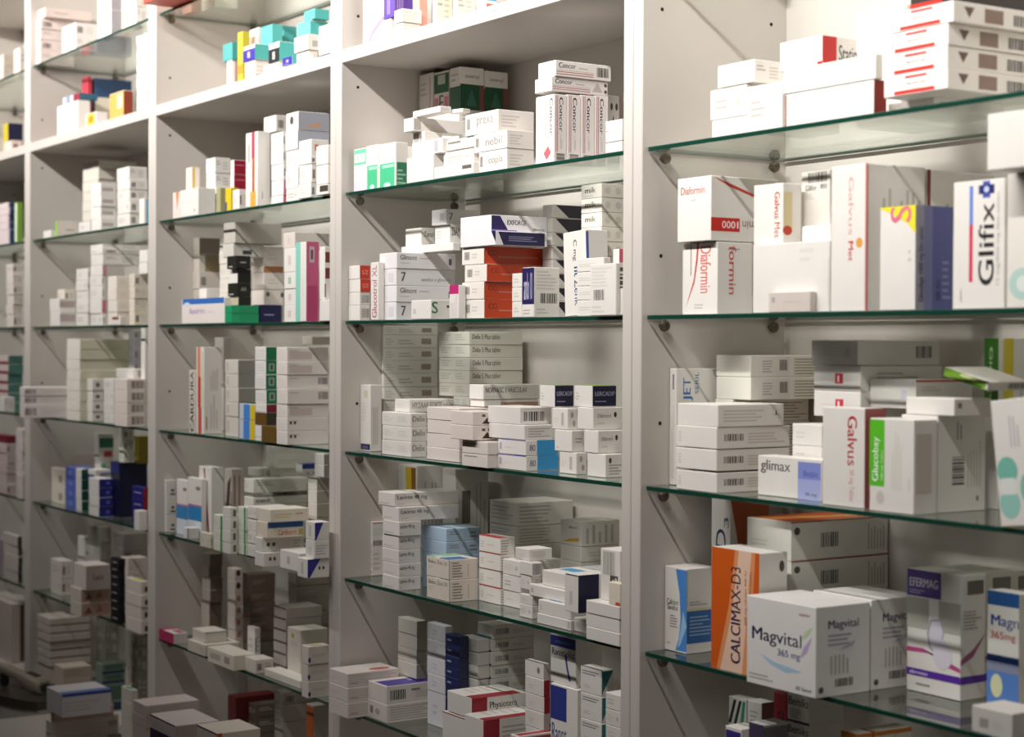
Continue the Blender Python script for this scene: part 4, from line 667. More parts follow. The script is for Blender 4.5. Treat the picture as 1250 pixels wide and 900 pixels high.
carton(A3, 'tall white carton with orange-brown stripe', '', 300, 314.5, 330, 160, d=.01, ops=[('F', 'r', .5, .65, .75, 1, 'c0405a'), ('F', 'r', .55, .2, .75, .65, 'b8683a'), ('F', 'r', .4, .0, .85, .2, 'e0ac4a'), ('F', 'r', .2, .6, .35, .85, 'b4aeb0'), ('S', 'm', .3, .1, .5, .2, '8a847d', 1)])
stack(A3, 'white carton', 'the pile behind the orange-brown stripe', 331, 346, 352, [238, 219, 199.5, 180, 160.5], d=.035, body='e6e3de', jit=.5, special={0: dict(look='white carton with pink side', ops=[side('d0708c')]), 1: dict(look='white carton with pink side', ops=[side('d0708c')])})
carton(A3, 'pale carton', 'topmost behind the orange-brown stripe', 322, 337, 350, 140, d=.05, zb=z_over(at_Y(337, 160, .05), 337, 160.3), L=.05, body='dcd6d0')
stack(A3, 'white carton', 'the tall centre pile', 349, 364, 376, [229, 206, 182, 158.5, 135.5], d=.025, jit=.5, special={3: dict(xr=402, look='white carton with bluish side', ops=[side('b4b8c4')]), 4: dict(xr=402, look='white carton with grey-orange side', ops=[side('a8aab4'), ('S', 'p', .1, .1, .7, .5, 'cf9a7a', [(0, 0), (1, .4), (1, 1)]), ('F', 'o', .3, .35, .6, .8, '57514c')])})
stack(A3, 'white carton', 'the front pile at right', 365, 380, 393, [223, 200, 190, 169.5], d=.004, jit=.5, special={3: dict(xr=401, ops=[('S', 'r', .2, .3, .4, .7, 'd87a6a')])})
stack(A3, 'blank white carton', 'the pile at the right side panel', 388, 402, None, [224, 200, 176], d=-.004, L=.07, jit=.3, ops=[], special={0: dict(ops=[front('4a443e', .3, 1, .3, .9)])})

carton(B3, 'white carton with blue top band', 'wide, by the side panel', 222, 274, None, 363, d=.012, L=.03, body='efe6e2', ops=[('F', 'r', .02, .78, .99, 1, '3a72c4'), ('F', 'o', .05, .7, .2, .86, 'd8e4f0'), ('F', 't', .2, .4, .55, .62, 'a48ac0', 'lasirin'), ('F', 'l', .6, .42, .8, .5, 'd0b8c0', 1)])
em = stack(B3, 'emerald green carton', 'the pair at the shelf front', 274.5, 283, 316, [383, 373], d=.009, body='1f9a66', jit=.2, ops=[('S', 'r', .02, .1, .3, .9, '2aa874')])
nvy = carton(B3, 'navy carton', 'behind the emerald pair', 308, 317, 344, 372, d=em[0].p.y+em[0].l+.004, body='1c1a48', ops=[('S', 'l', .2, .4, .8, .55, '6a68a0', 1)])
carton(B3, 'small white carton', 'behind the blue-banded one', 243, 252, 272, 352, d=.055, ops=[('S', 'l', .2, .3, .8, .7, 'b0b8ac', 3)])
stack(B3, 'pale carton', 'the left rear pile', 234, 243, 268, [374, 353, 332, 310.5, 290], d=.09, body='d2cbc0', jit=.6, special={3: dict(ops=[side('8a7a5a', .3, 1)]), 4: dict(ops=[side('7a6c60')])})
stack(B3, 'white carton', 'the pile behind the black ones', 268, 280, None, [376, 358, 340, 322, 305, 290], d=.075, body='dcd8ce', L=.03, jit=.4)
BLK = '23241f'
b = carton(B3, 'beige carton', 'lowest under the black ones', 278, 291, 306, 362, d=.025, zb=em[-1].zt+.0006, body='c8b8a4', ops=[('S', 'r', 0, 0, 1, 1, BLK)])
b = carton(B3, 'black carton', 'lower of two protruding', 278, 289, 306, 345.5, d=.022, zb=b.zt+.0004, body=BLK, ops=[('S', 't', .3, .4, .7, .7, 'a8a8a0', 'AA'), ('F', 'l', .2, .1, .9, .25, 'c8c8c0', 1)])
b = carton(B3, 'white carton with black side', 'between the two black ones', 280, 290, 306, 328.5, d=.035, zb=b.zt+.0004, ops=[side(BLK)])
b = carton(B3, 'black carton', 'upper of two protruding', 277, 288, 306, 312, d=.025, zb=b.zt+.0004, body=BLK, ops=[('S', 'l', .3, .4, .7, .6, 'a8a8a0', 1), ('F', 'l', .2, .1, .9, .25, 'c8c8c0', 1)])
b = carton(B3, 'pale carton', 'on the upper black one', 272, 285, 345, 297, d=.045, zb=b.zt+.0004, body='d0ccc4', ops=[('S', 'r', .3, .2, .6, .5, '3a3a44')])
carton(B3, 'large pale carton', 'topmost over the black ones', 273, 287, 344, 271, d=.045, zb=b.zt+.0004, body='c6c0b6', ops=[])
stack(B3, 'white carton with round mark', 'the pile over the navy carton', 306.5, 322, 346, [353.5, 333, 325, 301], d=.115, zb=nvy.zt+.0006, body='e6dfd6', jit=.4, ops=lambda i: [('S', 'o', .1, .55, .3, .85, '6a645e'), ('S', 'o', .85, .5, 1, .85, '57514c')] if i < 1 else ([side('a8704a')] if i == 2 else [('S', 'l', .2, .3, .8, .7, 'c4bcb2', 2)]))
stack(B3, 'white carton with faint figure', 'the pile left of the pink carton', 347, 361, 366, [373, 352.5, 332, 302.5, 283.5], d=.02, jit=.4, ops=lambda i: [('F', 'r', .35, .3, .6, .7, ('d8c8c4', 'a8c0ac')[i == 2])], special={4: dict(dx=-1, xr=402, body='ddd5cc')})
carton(B3, 'upright pink carton with teal edge', '', 361, 374, 389, 295, d=.006, ops=[front('8ad0c0', 0, .45, 0, 1), ('S', 'r', 0, 0, 1, 1, 'd0648c'), ('S', 'r', .1, 0, .9, .45, 'c04a78'), ('S', 'r', .25, .74, .65, .94, 'cfc0c0'), ('S', 'r', .35, .78, .55, .9, '6a5a60'), ('F', 'm', .6, .3, .75, .6, 'd8c8cc', 1)])
b = carton(B3, 'white carton', 'lowest at the right side panel', 390, 402, None, 366, d=.0, L=.05, ops=[])
carton(B3, 'white carton with dark red blocks', 'at the right side panel', 390, 396.5, 403, 301, d=.004, zb=b.zt+.0005, ops=[('S', 'r', .1, .7, .9, .9, '7a3a34'), ('S', 'r', .1, .4, .9, .6, '7a3a34'), ('S', 'r', .0, .05, .2, .3, '7a3a34')])

carton(C3, 'white carton with upright black lettering', 'against the side panel', 231, 238, None, 452, d=.015, L=.04, body='d9d2c8', ops=[('F', 't', .2, .02, .8, .98, '2f2b28', ('CARDURA', 1))])
carton(C3, 'upright white carton with orange stripe', '', 238.5, 249, 271, 424, d=.018, ops=[('F', 'r', .15, .66, .55, 1, 'e08a6a'), ('F', 'r', .2, .3, .6, .66, 'c8482a'), ('F', 'r', .25, .0, .7, .3, 'c85a4a'), ('F', 'r', .7, .3, .9, .95, 'd8d2b0'), ('S', 'm', .35, .5, .8, .78, 'a8a098', 4), ('S', 'm', .35, .05, .8, .45, 'b4ada5', 3), ('S', 'r', .12, .05, .18, .2, 'b86a4a')])
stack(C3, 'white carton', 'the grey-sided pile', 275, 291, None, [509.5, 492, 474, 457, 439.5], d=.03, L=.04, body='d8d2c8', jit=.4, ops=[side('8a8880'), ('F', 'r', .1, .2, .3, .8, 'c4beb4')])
carton(C3, 'small pale carton', 'above the grey-sided pile', 262, 273, 282, 412, d=.12, body='cdc6c2', ops=[])
stack(C3, 'carton with blue and yellow front', 'the pair', 292, 311, None, [513.5, 494], d=.014, L=.012, jit=.2, body='c8d0dc', ops=[front('4a8ad8', .28, .68), front('e0c41e', .70, 1)])
GRNS = lambda i: {0: [], 1: [side('8a6a2a')], 2: [front('6a4e22'), side('3a3422')], 3: [side('7a1c30')]}.get(i, [side('14744e'), ('S', 'r', .25, .25, .8, .8, '8ab09c'), ('S', 'r', .4, .35, .65, .7, '57514c'), ('F', 'l', .1, .2, .9, .8, 'd0ccd4', 3)] if i < 7 else [side('14744e'), ('F', 'l', .1, .2, .9, .8, 'd0ccd4', 3)])
stack(C3, 'white carton with dark green side', 'the green pile', 311.5, 325, 338, [535, 520, 504, 494, 476, 457.5, 440.5, 423.5], jit=.4, ops=GRNS, special={0: dict(look='white carton'), 1: dict(look='brown-sided carton'), 2: dict(look='brown-fronted carton'), 3: dict(look='wine-sided carton')}, d=.015)
carton(C3, 'olive-brown carton', 'at the shelf front', 319, 336, None, 521, d=.0, L=.012, body='6a5224', ops=[])
stack(C3, 'white carton with pinkish printed side', 'the seven-high pile', 337.5, 350.5, 401, [527, 510.5, 494, 475, 458, 441.5, 424], yb=543.5, body='e9e2dc', jit=.4, ops=lambda i: [('F', 'm', .2, .1, .8, .9, 'd5cfc8', 3), ('S', 'l', .05, .7, .4, .8, '8a7f7a', 1)] + ([('S', 'b', .75, .3, .98, .8, '4a4540')] if i in (3, 4) else [('S', 'o', .06, .5, .12, .75, '57463e'), ('S', 'o', .16, .5, .22, .75, '57463e')] if i < 2 else [('S', 'r', .05, .15, .6, .7, 'd0c2bc')]))
carton(C3, 'small striped carton', 'on the seven-high pile', 369, 381, 392, 411, d=.09, zb=z_over(at_Y(381, 423, .09), 381, 421), L=.06, body='c8c2b4', ops=[('F', 'm', .1, .1, .9, .9, '9a948a', 3)])

stack(D3, 'small white carton', 'the three-high pile by the side panel', 196, 203, 215, [628, 607, 586.5], yb=650, jit=.3, ops=[('S', 'r', .5, .3, .8, .45, '4a4448'), ('S', 'r', .4, .1, .9, .2, '3a3a5a'), ('F', 'l', .3, .4, .6, .6, 'c8c2bc', 1)])
BB = [('F', 'r', 0, .28, 1, .52, '2f86c4'), ('F', 'r', 0, .52, 1, .55, 'b86aa0'), ('F', 'r', 0, 0, 1, .26, 'd8e0ea'), ('F', 'r', .6, .8, .9, .86, '8a8478')]
carton(D3, 'white carton with blue waist band', 'left of two', 215.5, 229, None, 587, d=.036, L=.012, ops=BB)
carton(D3, 'white carton with blue waist band', 'right of two', 229.5, 246, None, 585, d=.036, L=.012, ops=BB)
carton(D3, 'small white carton with purple edge', 'at the shelf front', 224, 230, 247, 645, d=.008, L=.025, ops=[('F', 'r', .8, 0, 1, 1, '6a5a8a')])
carton(D3, 'tall white carton with dark red stripe', '', 243, 258, 273, 571, d=.05, ops=[('F', 'p', .3, 0, 1, .98, '8a1c34', [(.1, 1), (.25, 1), (.85, 0), (.65, 0)])])
carton(D3, 'tiny cream carton', 'overhanging below the red-striped one', 244, 257, 262, 652, d=-.02, body='dcd6c4')
carton(D3, 'pale carton with dark red print', 'behind the green-edged ones', 274, 283, 297, 573, d=.12, body='d8cec6', ops=[('F', 'p', .2, .3, .9, .9, '4a3440', [(0, 0), (.5, .1), (1, 1), (.3, .8)]), ('S', 'r', .2, 0, .3, .9, 'a04a4a'), ('S', 'r', .6, 0, .7, .9, 'a04a4a')])
GE = [('F', 'r', .78, 0, .98, 1, '1f8a3c'), ('F', 'l', .15, .3, .6, .7, 'c8ccc0', 2)]
stack(D3, 'white carton with green edge', 'the leftmost green-edged pile', 261, 271.5, None, [661.5, 648, 630], yb=674, L=.06, jit=.2, ops=GE, body='e4e6da')
stack(D3, 'white carton with dark code', 'the pile between green-edged ones', 272, 281, 290, [663, 648.5, 634, 620], yb=677, jit=.2, ops=[('S', 'r', .4, .2, .8, .8, '6a645e')], body='e6e2d8')
stack(D3, 'white carton with green edge', 'the right green-edged pile', 290.5, 300, None, [664, 649, 634, 620], yb=678.5, L=.06, jit=.2, ops=GE, body='e4e6da')
stack(D3, 'white carton', 'the pile right of the green edges', 300.5, 313, None, [665, 650, 634.5, 619.5], yb=681, L=.07, jit=.3)
q = carton(D3, 'white carton with two round marks', 'lowest at the shelf front', 311, 322, 343, 675.5, yb=692.5, ops=[('S', 'o', .3, .4, .45, .7, '4a443e'), ('S', 'o', .55, .4, .7, .7, '4a443e')])
q = carton(D3, 'long white carton with two round marks', '', 311, 319, 371, 657, d=q.p.y+.002, zb=q.zt+.0004, ops=[('S', 'o', .12, .35, .2, .65, '4a443e'), ('S', 'o', .25, .35, .33, .65, '4a443e'), ('S', 'l', .75, .2, .95, .8, 'a8a29a', 3)])
q = carton(D3, 'cream carton with red word and blue band', '', 314, 326, 371, 638, d=q.p.y+.004, zb=q.zt+.0004, body='ece2cf', ops=[('S', 'r', .02, .62, .98, .98, '2a5a9c'), ('S', 't', .3, .15, .8, .5, 'c0492a', 'Cardinorm'), ('S', 'r', .85, .1, .98, .5, 'b8b06a')])
carton(D3, 'cream carton with orange streaks', 'on the red-worded one', 314, 330, 377, 622.5, d=q.p.y+.002, zb=q.zt+.0004, body='ece4d4', ops=[('S', 'l', .1, .3, .6, .7, 'd8a85a', 2), ('S', 'l', .65, .5, .95, .75, 'b86a5a', 1)])
q = stack(D3, 'white carton', 'the pair behind the orange streaks', 298, 309, 375, [662, 640, 617.5, 602.5, 585.5], d=.06, jit=.3, body='e2dfd6', special={3: dict(ops=[('S', 'b', .05, .3, .3, .7, '4a4540'), ('S', 'l', .05, .1, .4, .2, '8a847d', 1)])})
carton(D3, 'white carton with greenish side', 'behind the barcoded pair', 303, 316, 326, 567, d=.10, zb=q[-1].zt+.0006, L=.05, body='e0ded2', ops=[('S', 'm', .1, .1, .9, .9, 'a8aa98', 4)])
stack(D3, 'grey-white carton', 'the high rear pile', 325, 334, 386, [660, 636, 612, 592, 572.5, 553.5, 545.5], d=.125, jit=.4, body='d2cfc6', ops=[('S', 'l', .1, .3, .6, .6, 'a8a298', 2)])
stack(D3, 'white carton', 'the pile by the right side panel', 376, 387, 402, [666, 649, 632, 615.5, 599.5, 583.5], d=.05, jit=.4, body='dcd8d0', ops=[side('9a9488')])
q = carton(D3, 'carton with royal-blue top', 'high at right', 361, 369, 385, 567, d=.13, zb=z_over(at_Y(369, 580, .13), 369, 580), L=.07, body='dcd8d4', ops=[('S', 'r', 0, .55, 1, 1, '24388c'), ('S', 'm', .1, .05, .9, .5, '8a8680', 4), ('T', 'r', 0, 0, 1, 1, '24388c')])
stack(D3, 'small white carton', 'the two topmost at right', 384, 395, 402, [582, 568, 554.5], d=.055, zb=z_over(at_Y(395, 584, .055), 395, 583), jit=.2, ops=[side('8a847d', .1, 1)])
q = carton(D3, 'white carton', 'overhanging between round marks and purple wedge', 342, 366, None, 676, yb=699, L=.07, ops=[('F', 'r', .35, .3, .5, .7, 'c0bab2')])
PW = [('S', 'p', .02, .02, .98, .98, '34308c', [(0, 1), (.6, 1), (.1, 0), (0, 0)]), ('F', 'r', .4, .2, .6, .8, 'c8c2bc')]
q = carton(D3, 'white carton with purple wedge', 'lowest of three', 363, 375, 402, 683, yb=706.5, ops=PW + [('S', 'o', .5, .4, .6, .6, '57463e'), ('S', 'o', .68, .4, .78, .6, '57463e')])
q = carton(D3, 'white carton with printed side', 'between the purple-wedged ones', 373, 384, 402, 660.5, d=q.p.y+.012, zb=q.zt+.0004, ops=[('S', 'l', .1, .2, .9, .8, 'a8a29a', 4), ('F', 'm', .3, .1, .7, .9, 'b4aeb0', 2)])
carton(D3, 'white carton with purple wedge', 'topmost of three', 373, 384, 402, 638, d=q.p.y, zb=q.zt+.0004, ops=PW)

carton(E3, 'flat carton with magenta end', 'by the side panel', 194, 212, 229, 774, d=.004, yaw=0, body='e6dcd8', ops=[front('b83a68', 0, 1, 0, 1), ('T', 'r', .0, .0, .3, 1, 'b83a68'), ('T', 'r', .45, .4, .95, .9, 'b85a6a')])
q = carton(E3, 'flat white carton', 'second from the side panel', 229, 250, 257, 788, yb=802, L=.08, body='ddd5c8', ops=[('F', 'l', .7, .2, .95, .8, 'a8a096', 3)])
carton(E3, 'white carton with blue line', 'on the flat one', 235, 250, 277, 772, d=q.p.y+.01, zb=q.zt+.0005, body='e4ddd0', ops=[('S', 'r', 0, .85, 1, .95, '7a9ab0')])
carton(E3, 'broad flat white carton', 'at the shelf front', 253.5, 285, 312, 801, yb=819.5, body='e6dfd0', ops=[('F', 'r', .1, .3, .5, .7, 'c0b8ae'), ('F', 'b', .65, .3, .85, .75, '6a625a')])
carton(E3, 'small white carton', 'right of the broad flat one', 299, 312, 334, 806, yb=823, body='e4dcd2')
carton(E3, 'long-fronted white carton', 'by the violet-dotted pile', 323, 366, None, 825, yb=841, L=.07, body='e9e4da', ops=[('F', 'l', .1, .2, .5, .5, 'c4bcb2', 2)])
carton(E3, 'upright white carton with yellow dots', '', 351, 367, 371, 770, d=.055, L=.06, body='e0dace', ops=[('F', 'o', .3, .8, .5, .9, 'b8a02a'), ('F', 'l', .2, .65, .8, .75, 'b4aea5', 2)])
stack(E3, 'white carton with violet dots', 'the yellow-topped pile', 368, 376, 402, [833, 812, 790], yb=853, jit=.3, body='ddd6cc', ops=[('S', 'o', .0, .1, .12, .4, '2a2478'), ('S', 'l', .2, .4, .9, .6, 'a8a8a4', 2), ('T', 'p', 0, 0, 1, 1, 'b8921e', [(.3, .1), (.8, .3), (.9, .8), (.4, .6)])])
stack(E3, 'pale carton end', 'the slim rear pile at left', 246, 256, 262, [768, 752, 736, 721, 706, 691, 677], d=.10, body='c8bdb2', jit=.6, L=.03, ops=[('S', 'r', 0, 0, 1, 1, '7a6a60')])
stack(E3, 'pale carton with dark red spots', 'the second slim rear pile', 278, 287, 297, [785, 770, 755, 741, 726, 710, 695], d=.085, body='cfc4bc', jit=.5, ops=lambda i: [('S', 'o', .2, .4, .7, .9, '4a1c1c' if i > 4 else 'b07a70')])
stack(E3, 'dark-edged grey carton', 'the third slim rear pile', 334, 349, 354, [815, 799, 785, 770, 756, 743], d=.06, body='b4aca4', jit=.6, L=.08, ops=[('F', 'r', 0, .85, 1, 1, '4a4440')])
carton(E3, 'upright white carton', 'between the slim rear piles', 302, 311, 318, 767, d=.08)
carton(F3, 'pale upright carton', 'behind the dark red one', 282, 288, 298, 822, d=.20, body='b8b0a6', ops=[])
carton(F3, 'dark red flat carton', 'on the base board', 278, 288, 335, 852, d=.12, L=.10, body='6a1418', ops=[], zb=LEVEL['F']+.0005)
stack(F3, 'grey carton', 'the pile at right', 335, 345, 352, [905, 882, 862, 846], d=.07, body='b0a8a0', jit=.4, L=.08)
carton(F3, 'orange-ended carton', 'by the right side panel', 374, 383, 392, 862, d=.03, body='a8a098', ops=[front('b0582a', 0, 1, .55, .98)], L=.08)

stack(E3, 'shade-tinted brown-grey carton', 'the dark rear pile', 352, 362, 402, [800, 783, 766, 749, 732, 716, 700], d=.13, body='8a8074', jit=.5, ops=[('S', 'l', .1, .3, .6, .6, '6a625a', 2)])  # shade is put into the body colours of these four rear piles
stack(E3, 'shade-tinted brown carton', 'the rear pile left of the dark-edged one', 296, 305, 336, [790, 772, 754, 736, 719, 702], d=.15, body='6e5c50', jit=.5, ops=[('S', 'l', .1, .3, .6, .6, '57483f', 2)])
stack(D3, 'shade-tinted brown-grey carton', 'the low rear pile', 340, 352, 384, [672, 655, 638, 621, 604, 588], d=.155, body='9a9084', jit=.4)
stack(F3, 'shade-tinted brown carton', 'the low rear pile', 300, 312, 372, [896, 878, 861], d=.15, body='6e6258', jit=.4)
# ------------------------------------------------------------------ second bay
T2, W2, A2, B2, C2, D2, E2, F2 = [(2, q) for q in 'TWABCDEF']
pk = stack(T2, 'pinkish-white carton', 'the pile by the side panel', 38, 49, 90, [61, 48, 35, 22], d=.016, body='e9d9d2', jit=.5)
carton(T2, 'long pinkish carton', 'on the pile by the side panel', 41, 55, 111, 9, d=.02, zb=pk[-1].zt+.0008, body='e6d6ce', ops=[('S', 'l', .2, .4, .5, .7, 'a08a80', 1)])
stack(T2, 'white carton', 'the pair right of the pinkish pile', 76, 92, 119, [43, 27], d=.02, body='efe6e2', jit=.4)
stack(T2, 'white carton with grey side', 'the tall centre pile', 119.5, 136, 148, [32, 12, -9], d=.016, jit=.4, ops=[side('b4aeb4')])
stack(T2, 'white carton', 'the pile at the right side panel', 149, 166, 180, [26, 8, -10], d=.02, jit=.5)
carton(W2, 'white carton', 'wide, by the side panel', 70, 95, 110, 122, d=.03, ops=[('F', 'l', .15, .4, .6, .6, 'b9b9c4', 2)])
carton(W2, 'teal-navy carton with red and blue end', '', 77, 97, 134, 113, d=.06, zb=z_over(at_Y(97, 121.5, .06), 97, 121), L=.10, body='2a5a70', ops=[front('d8d4d0', 0, 1, 0, 1), front('7a8ac0', .2, .45, 0, 1), front('8a2038', .62, 1, 0, 1)])
carton(W2, 'small white carton with yellow disc', '', 105, 117, 131, 136, d=.01, ops=[('F', 'r', .1, .1, .9, .95, 'e8d84a'), ('F', 'o', .2, .2, .8, .8, 'e0902a')], body='efe6e6')
carton(W2, 'thin red carton', 'behind the teal-navy one', 100, 107, 112, 93, d=.11, body='b8283c', ops=[])
carton(W2, 'dark blue carton', 'at the rear', 108, 116, 161, 95, d=.13, body='1c3f66', ops=[('S', 'r', 0, 0, 1, .7, 'cfc9b8')])
carton(W2, 'orange-fronted carton with brown-red side', '', 134, 151, 162, 110, d=.02, body='eee2cc', ops=[front('e8a85a', .0, 1), front('f0e0b4', .55, .9, .4, .9), side('8c3a26')])
stack(W2, 'white carton', 'the tall stepped pile at right', 167, 180, None, [130, 121, 112, 103, 94, 85, 76, 67, 58, 49, 40], d=.0, L=.06, jit=.5, ops=[('F', 'r', .3, .85, .9, .95, 'a8a298')])
carton(A2, 'tiny white carton', 'by the side panel', 53, 62, None, 281, d=.012, L=.05, ops=[])
carton(A2, 'lime green ended carton', '', 61, 70, 96, 270, d=.025, body='d9cfc8', ops=[front('8fc83c', 0, 1, 0, 1), ('S', 'l', .4, .4, .8, .6, '6a645e', 1)])
carton(A2, 'white carton', 'right of the lime green end', 96, 110, 114, 270, d=.012, L=.05)
stack(A2, 'grey-white flat carton', 'the dark-topped rear pile', 101, 120, 167, [268, 256, 244, 232, 219.5, 207.5, 195], d=.085, body='d6d2c6', jit=.4, ops=[('S', 'r', .02, .0, 1, .12, '9a9488')])
stack(A2, 'white carton', 'the four-high pile', 111.5, 123, 142, [266, 252, 237.5, 223], d=.012, jit=.4, ops=[('S', 'r', .1, .3, .8, .6, 'c4b4ac')], body='f0ece6')
stack(A2, 'white carton', 'the tall right pile', 143, 158, 180, [260, 244, 231, 219, 203], d=.015, jit=.6)
carton(A2, 'small carton with blue patch', 'by the right side panel', 170, 176, 181, 242, d=.03, L=.03, ops=[side('3aa8d8', .2, 1)])
stack(B2, 'white carton', 'the low left pile', 61, 73, 92, [380, 364.5], d=.01, jit=.3, ops=[('S', 'r', .0, .3, 1, .8, 'c4b0b0')])
stack(B2, 'cream carton', 'behind the low left pile', 70, 82, 96, [382, 368, 353], d=.05, jit=.4, body='ebe2d6')
stack(B2, 'white carton', 'the second pile', 93, 107, 112, [382, 368.5, 355, 342, 327.5], d=.012, jit=.4)
stack(B2, 'white carton', 'the tall third pile', 110.5, 125, 130, [383, 366, 348.5, 336, 323, 310, 303, 298], d=.015, jit=.6, special={1: dict(ops=[side('d87a8a')]), 4: dict(ops=[side('c890a0')]), 5: dict(xr=172), 6: dict(xr=172), 7: dict(xr=172)})
stack(B2, 'beige-sided white carton', 'the fourth pile', 131.5, 142, 161, [381, 366.5, 352, 337], d=.008, jit=.4, body='ece4da', ops=[('S', 'l', .2, .3, .8, .7, 'd0c4b8', 2)])
stack(B2, 'beige carton', 'the pile at the right side panel', 158, 164, 181, [380, 364.5, 350, 334.5], d=.03, jit=.3, body='dfd6c6')
stack(B2, 'small white carton', 'the two high at right', 170, 180, None, [334, 320, 305], d=.04, zb=z_over(at_Y(180, 336, .04), 180, 334), L=.04, jit=.3, ops=[])
carton(B2, 'small carton with brown spot', 'at the shelf front', 136, 147, None, 386, d=-.004, L=.01, ops=[('F', 'r', .1, .6, .8, .95, '8a5a44')])
stack(C2, 'white carton with barcode', 'the pile jutting past the side panel', 12, 29.5, None, [494.5, 483.5, 473], d=-.07, zb=LEVEL['C']+.0005, L=.14, Wd=.08, yaw=-10, jit=.3, body='ece2de', ops=[('S', 'b', .02, .2, .22, .75, '57514c'), ('S', 'l', .3, .3, .8, .7, 'd0c4c0', 2)])
stack(C2, 'white carton', 'the eight-high pile', 81.5, 97, 160, [502.5, 490, 478, 465, 452, 439, 426.5, 414], yb=514.5, jit=.4, body='efebe0', ops=[('S', 'r', .02, 0, 1, .94, 'd0ceb4')])
stack(C2, 'white carton', 'the pile right of the eight-high one', 98, 113, 126, [503.5, 490.5, 477.5, 463], jit=.3, ops=[('S', 'o', .3, .3, .7, .7, '6a645e'), ('S', 'r', 0, 0, 1, .1, 'b4aea0')], d=.012)
stack(C2, 'white carton', 'the second last pile', 126.5, 139, 141, [505.5, 491.5, 477.5, 462.5], yb=518, L=.06, jit=.3)
q = stack(C2, 'white carton with heavy barcode', 'the last pile', 140, 155, 179, [506.5, 492, 477.5, 463], yb=521.5, jit=.3, body='ece0d8', ops=[('S', 'b', .25, .2, .92, .85, '4a3a32')])
carton(C2, 'white carton with barcode', 'topmost of the last pile', 142, 163, 180, 450.5, d=.02, zb=q[-1].zt+.0004, ops=[('S', 'b', .3, .2, .95, .85, '57514c')])
stack(C2, 'grey-violet carton', 'the rear pile at right', 157, 164, 174, [500, 480, 460, 440, 424, 414, 403], d=.10, body='c0bcc4', jit=.3)
carton(C2, 'upright white carton', 'by the right side panel', 172, 177, 181, 400, d=.035, L=.03, ops=[])
stack(D2, 'cream carton', 'the pair by the side panel', 63, 79, 85, [594.5, 573.5], yb=616.5, jit=.2, body='ece4d2', ops=[('F', 'r', .55, .2, .8, .6, 'a8a094')])
stack(D2, 'periwinkle blue carton', 'the blue pile', 80, 92, None, [609.5, 597, 584, 571.5], yb=621, L=.05, body='5c70c8', jit=.3, ops=[('F', 'o', .3, .2, .7, .7, '7c8cd8')])
stack(D2, 'white carton with dark green side', 'the green pile', 92.5, 99.5, 108, [612, 599.5, 586.5, 573], yb=624.5, jit=.3, ops=[side('0f4a3c')])
q = stack(D2, 'white carton with royal blue side', 'the blue-sided pile', 108.5, 121, None, [619.5, 608, 596, 585], yb=631.5, jit=.3, L=.035, ops=[side('22228a'), ('S', 'o', .5, .3, .8, .7, '6a6ac8')])
carton(D2, 'white carton with blue line', 'on the blue-sided pile', 104, 117, 135, 574, d=.04, zb=q[-1].zt+.0005, ops=[('S', 'r', .3, .1, 1, .4, '5a6ab0')])
nv = carton(D2, 'large navy carton', '', 135, 146, 180, 565, d=.05, body='101238', ops=[('F', 'r', .1, .8, .9, .98, '2a3078')])
stack(D2, 'purple carton with red side', 'the purple pile', 161, 175, 181, [624.5, 610, 595.5], yb=641, jit=.2, body='2a2476', ops=[side('9c1c2c'), ('F', 'l', .2, .4, .9, .6, '8a84c0', 1)])
carton(D2, 'small white carton', 'overhanging by the right side panel', 176.5, 183, None, 627, d=-.02, L=.02, ops=[])
carton(D2, 'pinkish flat carton', 'at the rear', 66, 88, 112, 554, d=.12, body='cfc2bc')
carton(D2, 'white carton with green and red side', '', 115.5, 127, 144, 531, d=.07, ops=[('S', 'r', 0, .82, 1, .95, '2f7a5a'), ('S', 'r', .3, .7, .9, .78, 'b84a4a'), ('S', 'r', .1, .5, .4, .62, '5ab48a')])
stack(D2, 'white carton', 'the pile standing on the navy one', 145, 151, 164, [551, 538, 523], d=.055, zb=nv.zt+.0005, jit=.3, body='e6e6d8')
carton(D2, 'olive-yellow carton', 'standing on the navy one', 164, 169, 180, 533, d=.07, zb=nv.zt+.0005, L=.05, body='8a7a1e', ops=[])
stack(E2, 'white carton', 'the pair by the side panel', 62, 75, 89, [707, 685.5], yb=727.5, jit=.2, body='e4dcd4')
q = stack(E2, 'white carton with brown-red printed side', 'the front pair', 86, 99, 135, [737, 720], yb=754, jit=.2, body='e2d8cc', ops=[('S', 'r', .02, .05, .98, .95, 'b8988a'), ('S', 'p', .1, .1, .9, .9, '7a4a44', [(0, .1), (.2, .8), (.35, .2)]), ('S', 'p', .1, .1, .9, .9, 'a86a5a', [(.5, .2), (.65, 1), (.8, .3)])])
carton(E2, 'white carton with red word', 'on the front pair', 90, 105, 134, 691, d=q[0].p.y+.004, zb=q[-1].zt+.0005, body='e6ded6', ops=[side('b8aca8'), ('S', 't', .3, .4, .75, .65, '8a3a34', 'Lasix')])
stack(E2, 'black carton', 'the black pile', 135, 146, 153, [750, 740, 730, 720, 710, 701, 692, 683], yb=762, body='16141a', jit=.4, ops=[('F', 'l', .2, .3, .8, .6, '8a8a90', 1)])
stack(E2, 'pinkish-white carton', 'the rear pile at right', 147, 156, 180, [748, 731, 714, 697.5, 682], d=.05, jit=.3, body='ddcdc6', ops=[('S', 'l', .3, .2, .9, .8, 'a8988e', 2)])
stack(E2, 'white carton with dark end mark', 'the yellow-topped pile', 153, 172, 181, [758, 742, 727, 710.5], yb=775, jit=.4, body='e8dfd4', ops=[('S', 'r', .5, .2, .9, .6, '5a342c'), ('T', 'r', .3, .2, .9, .8, 'd8c01e')])
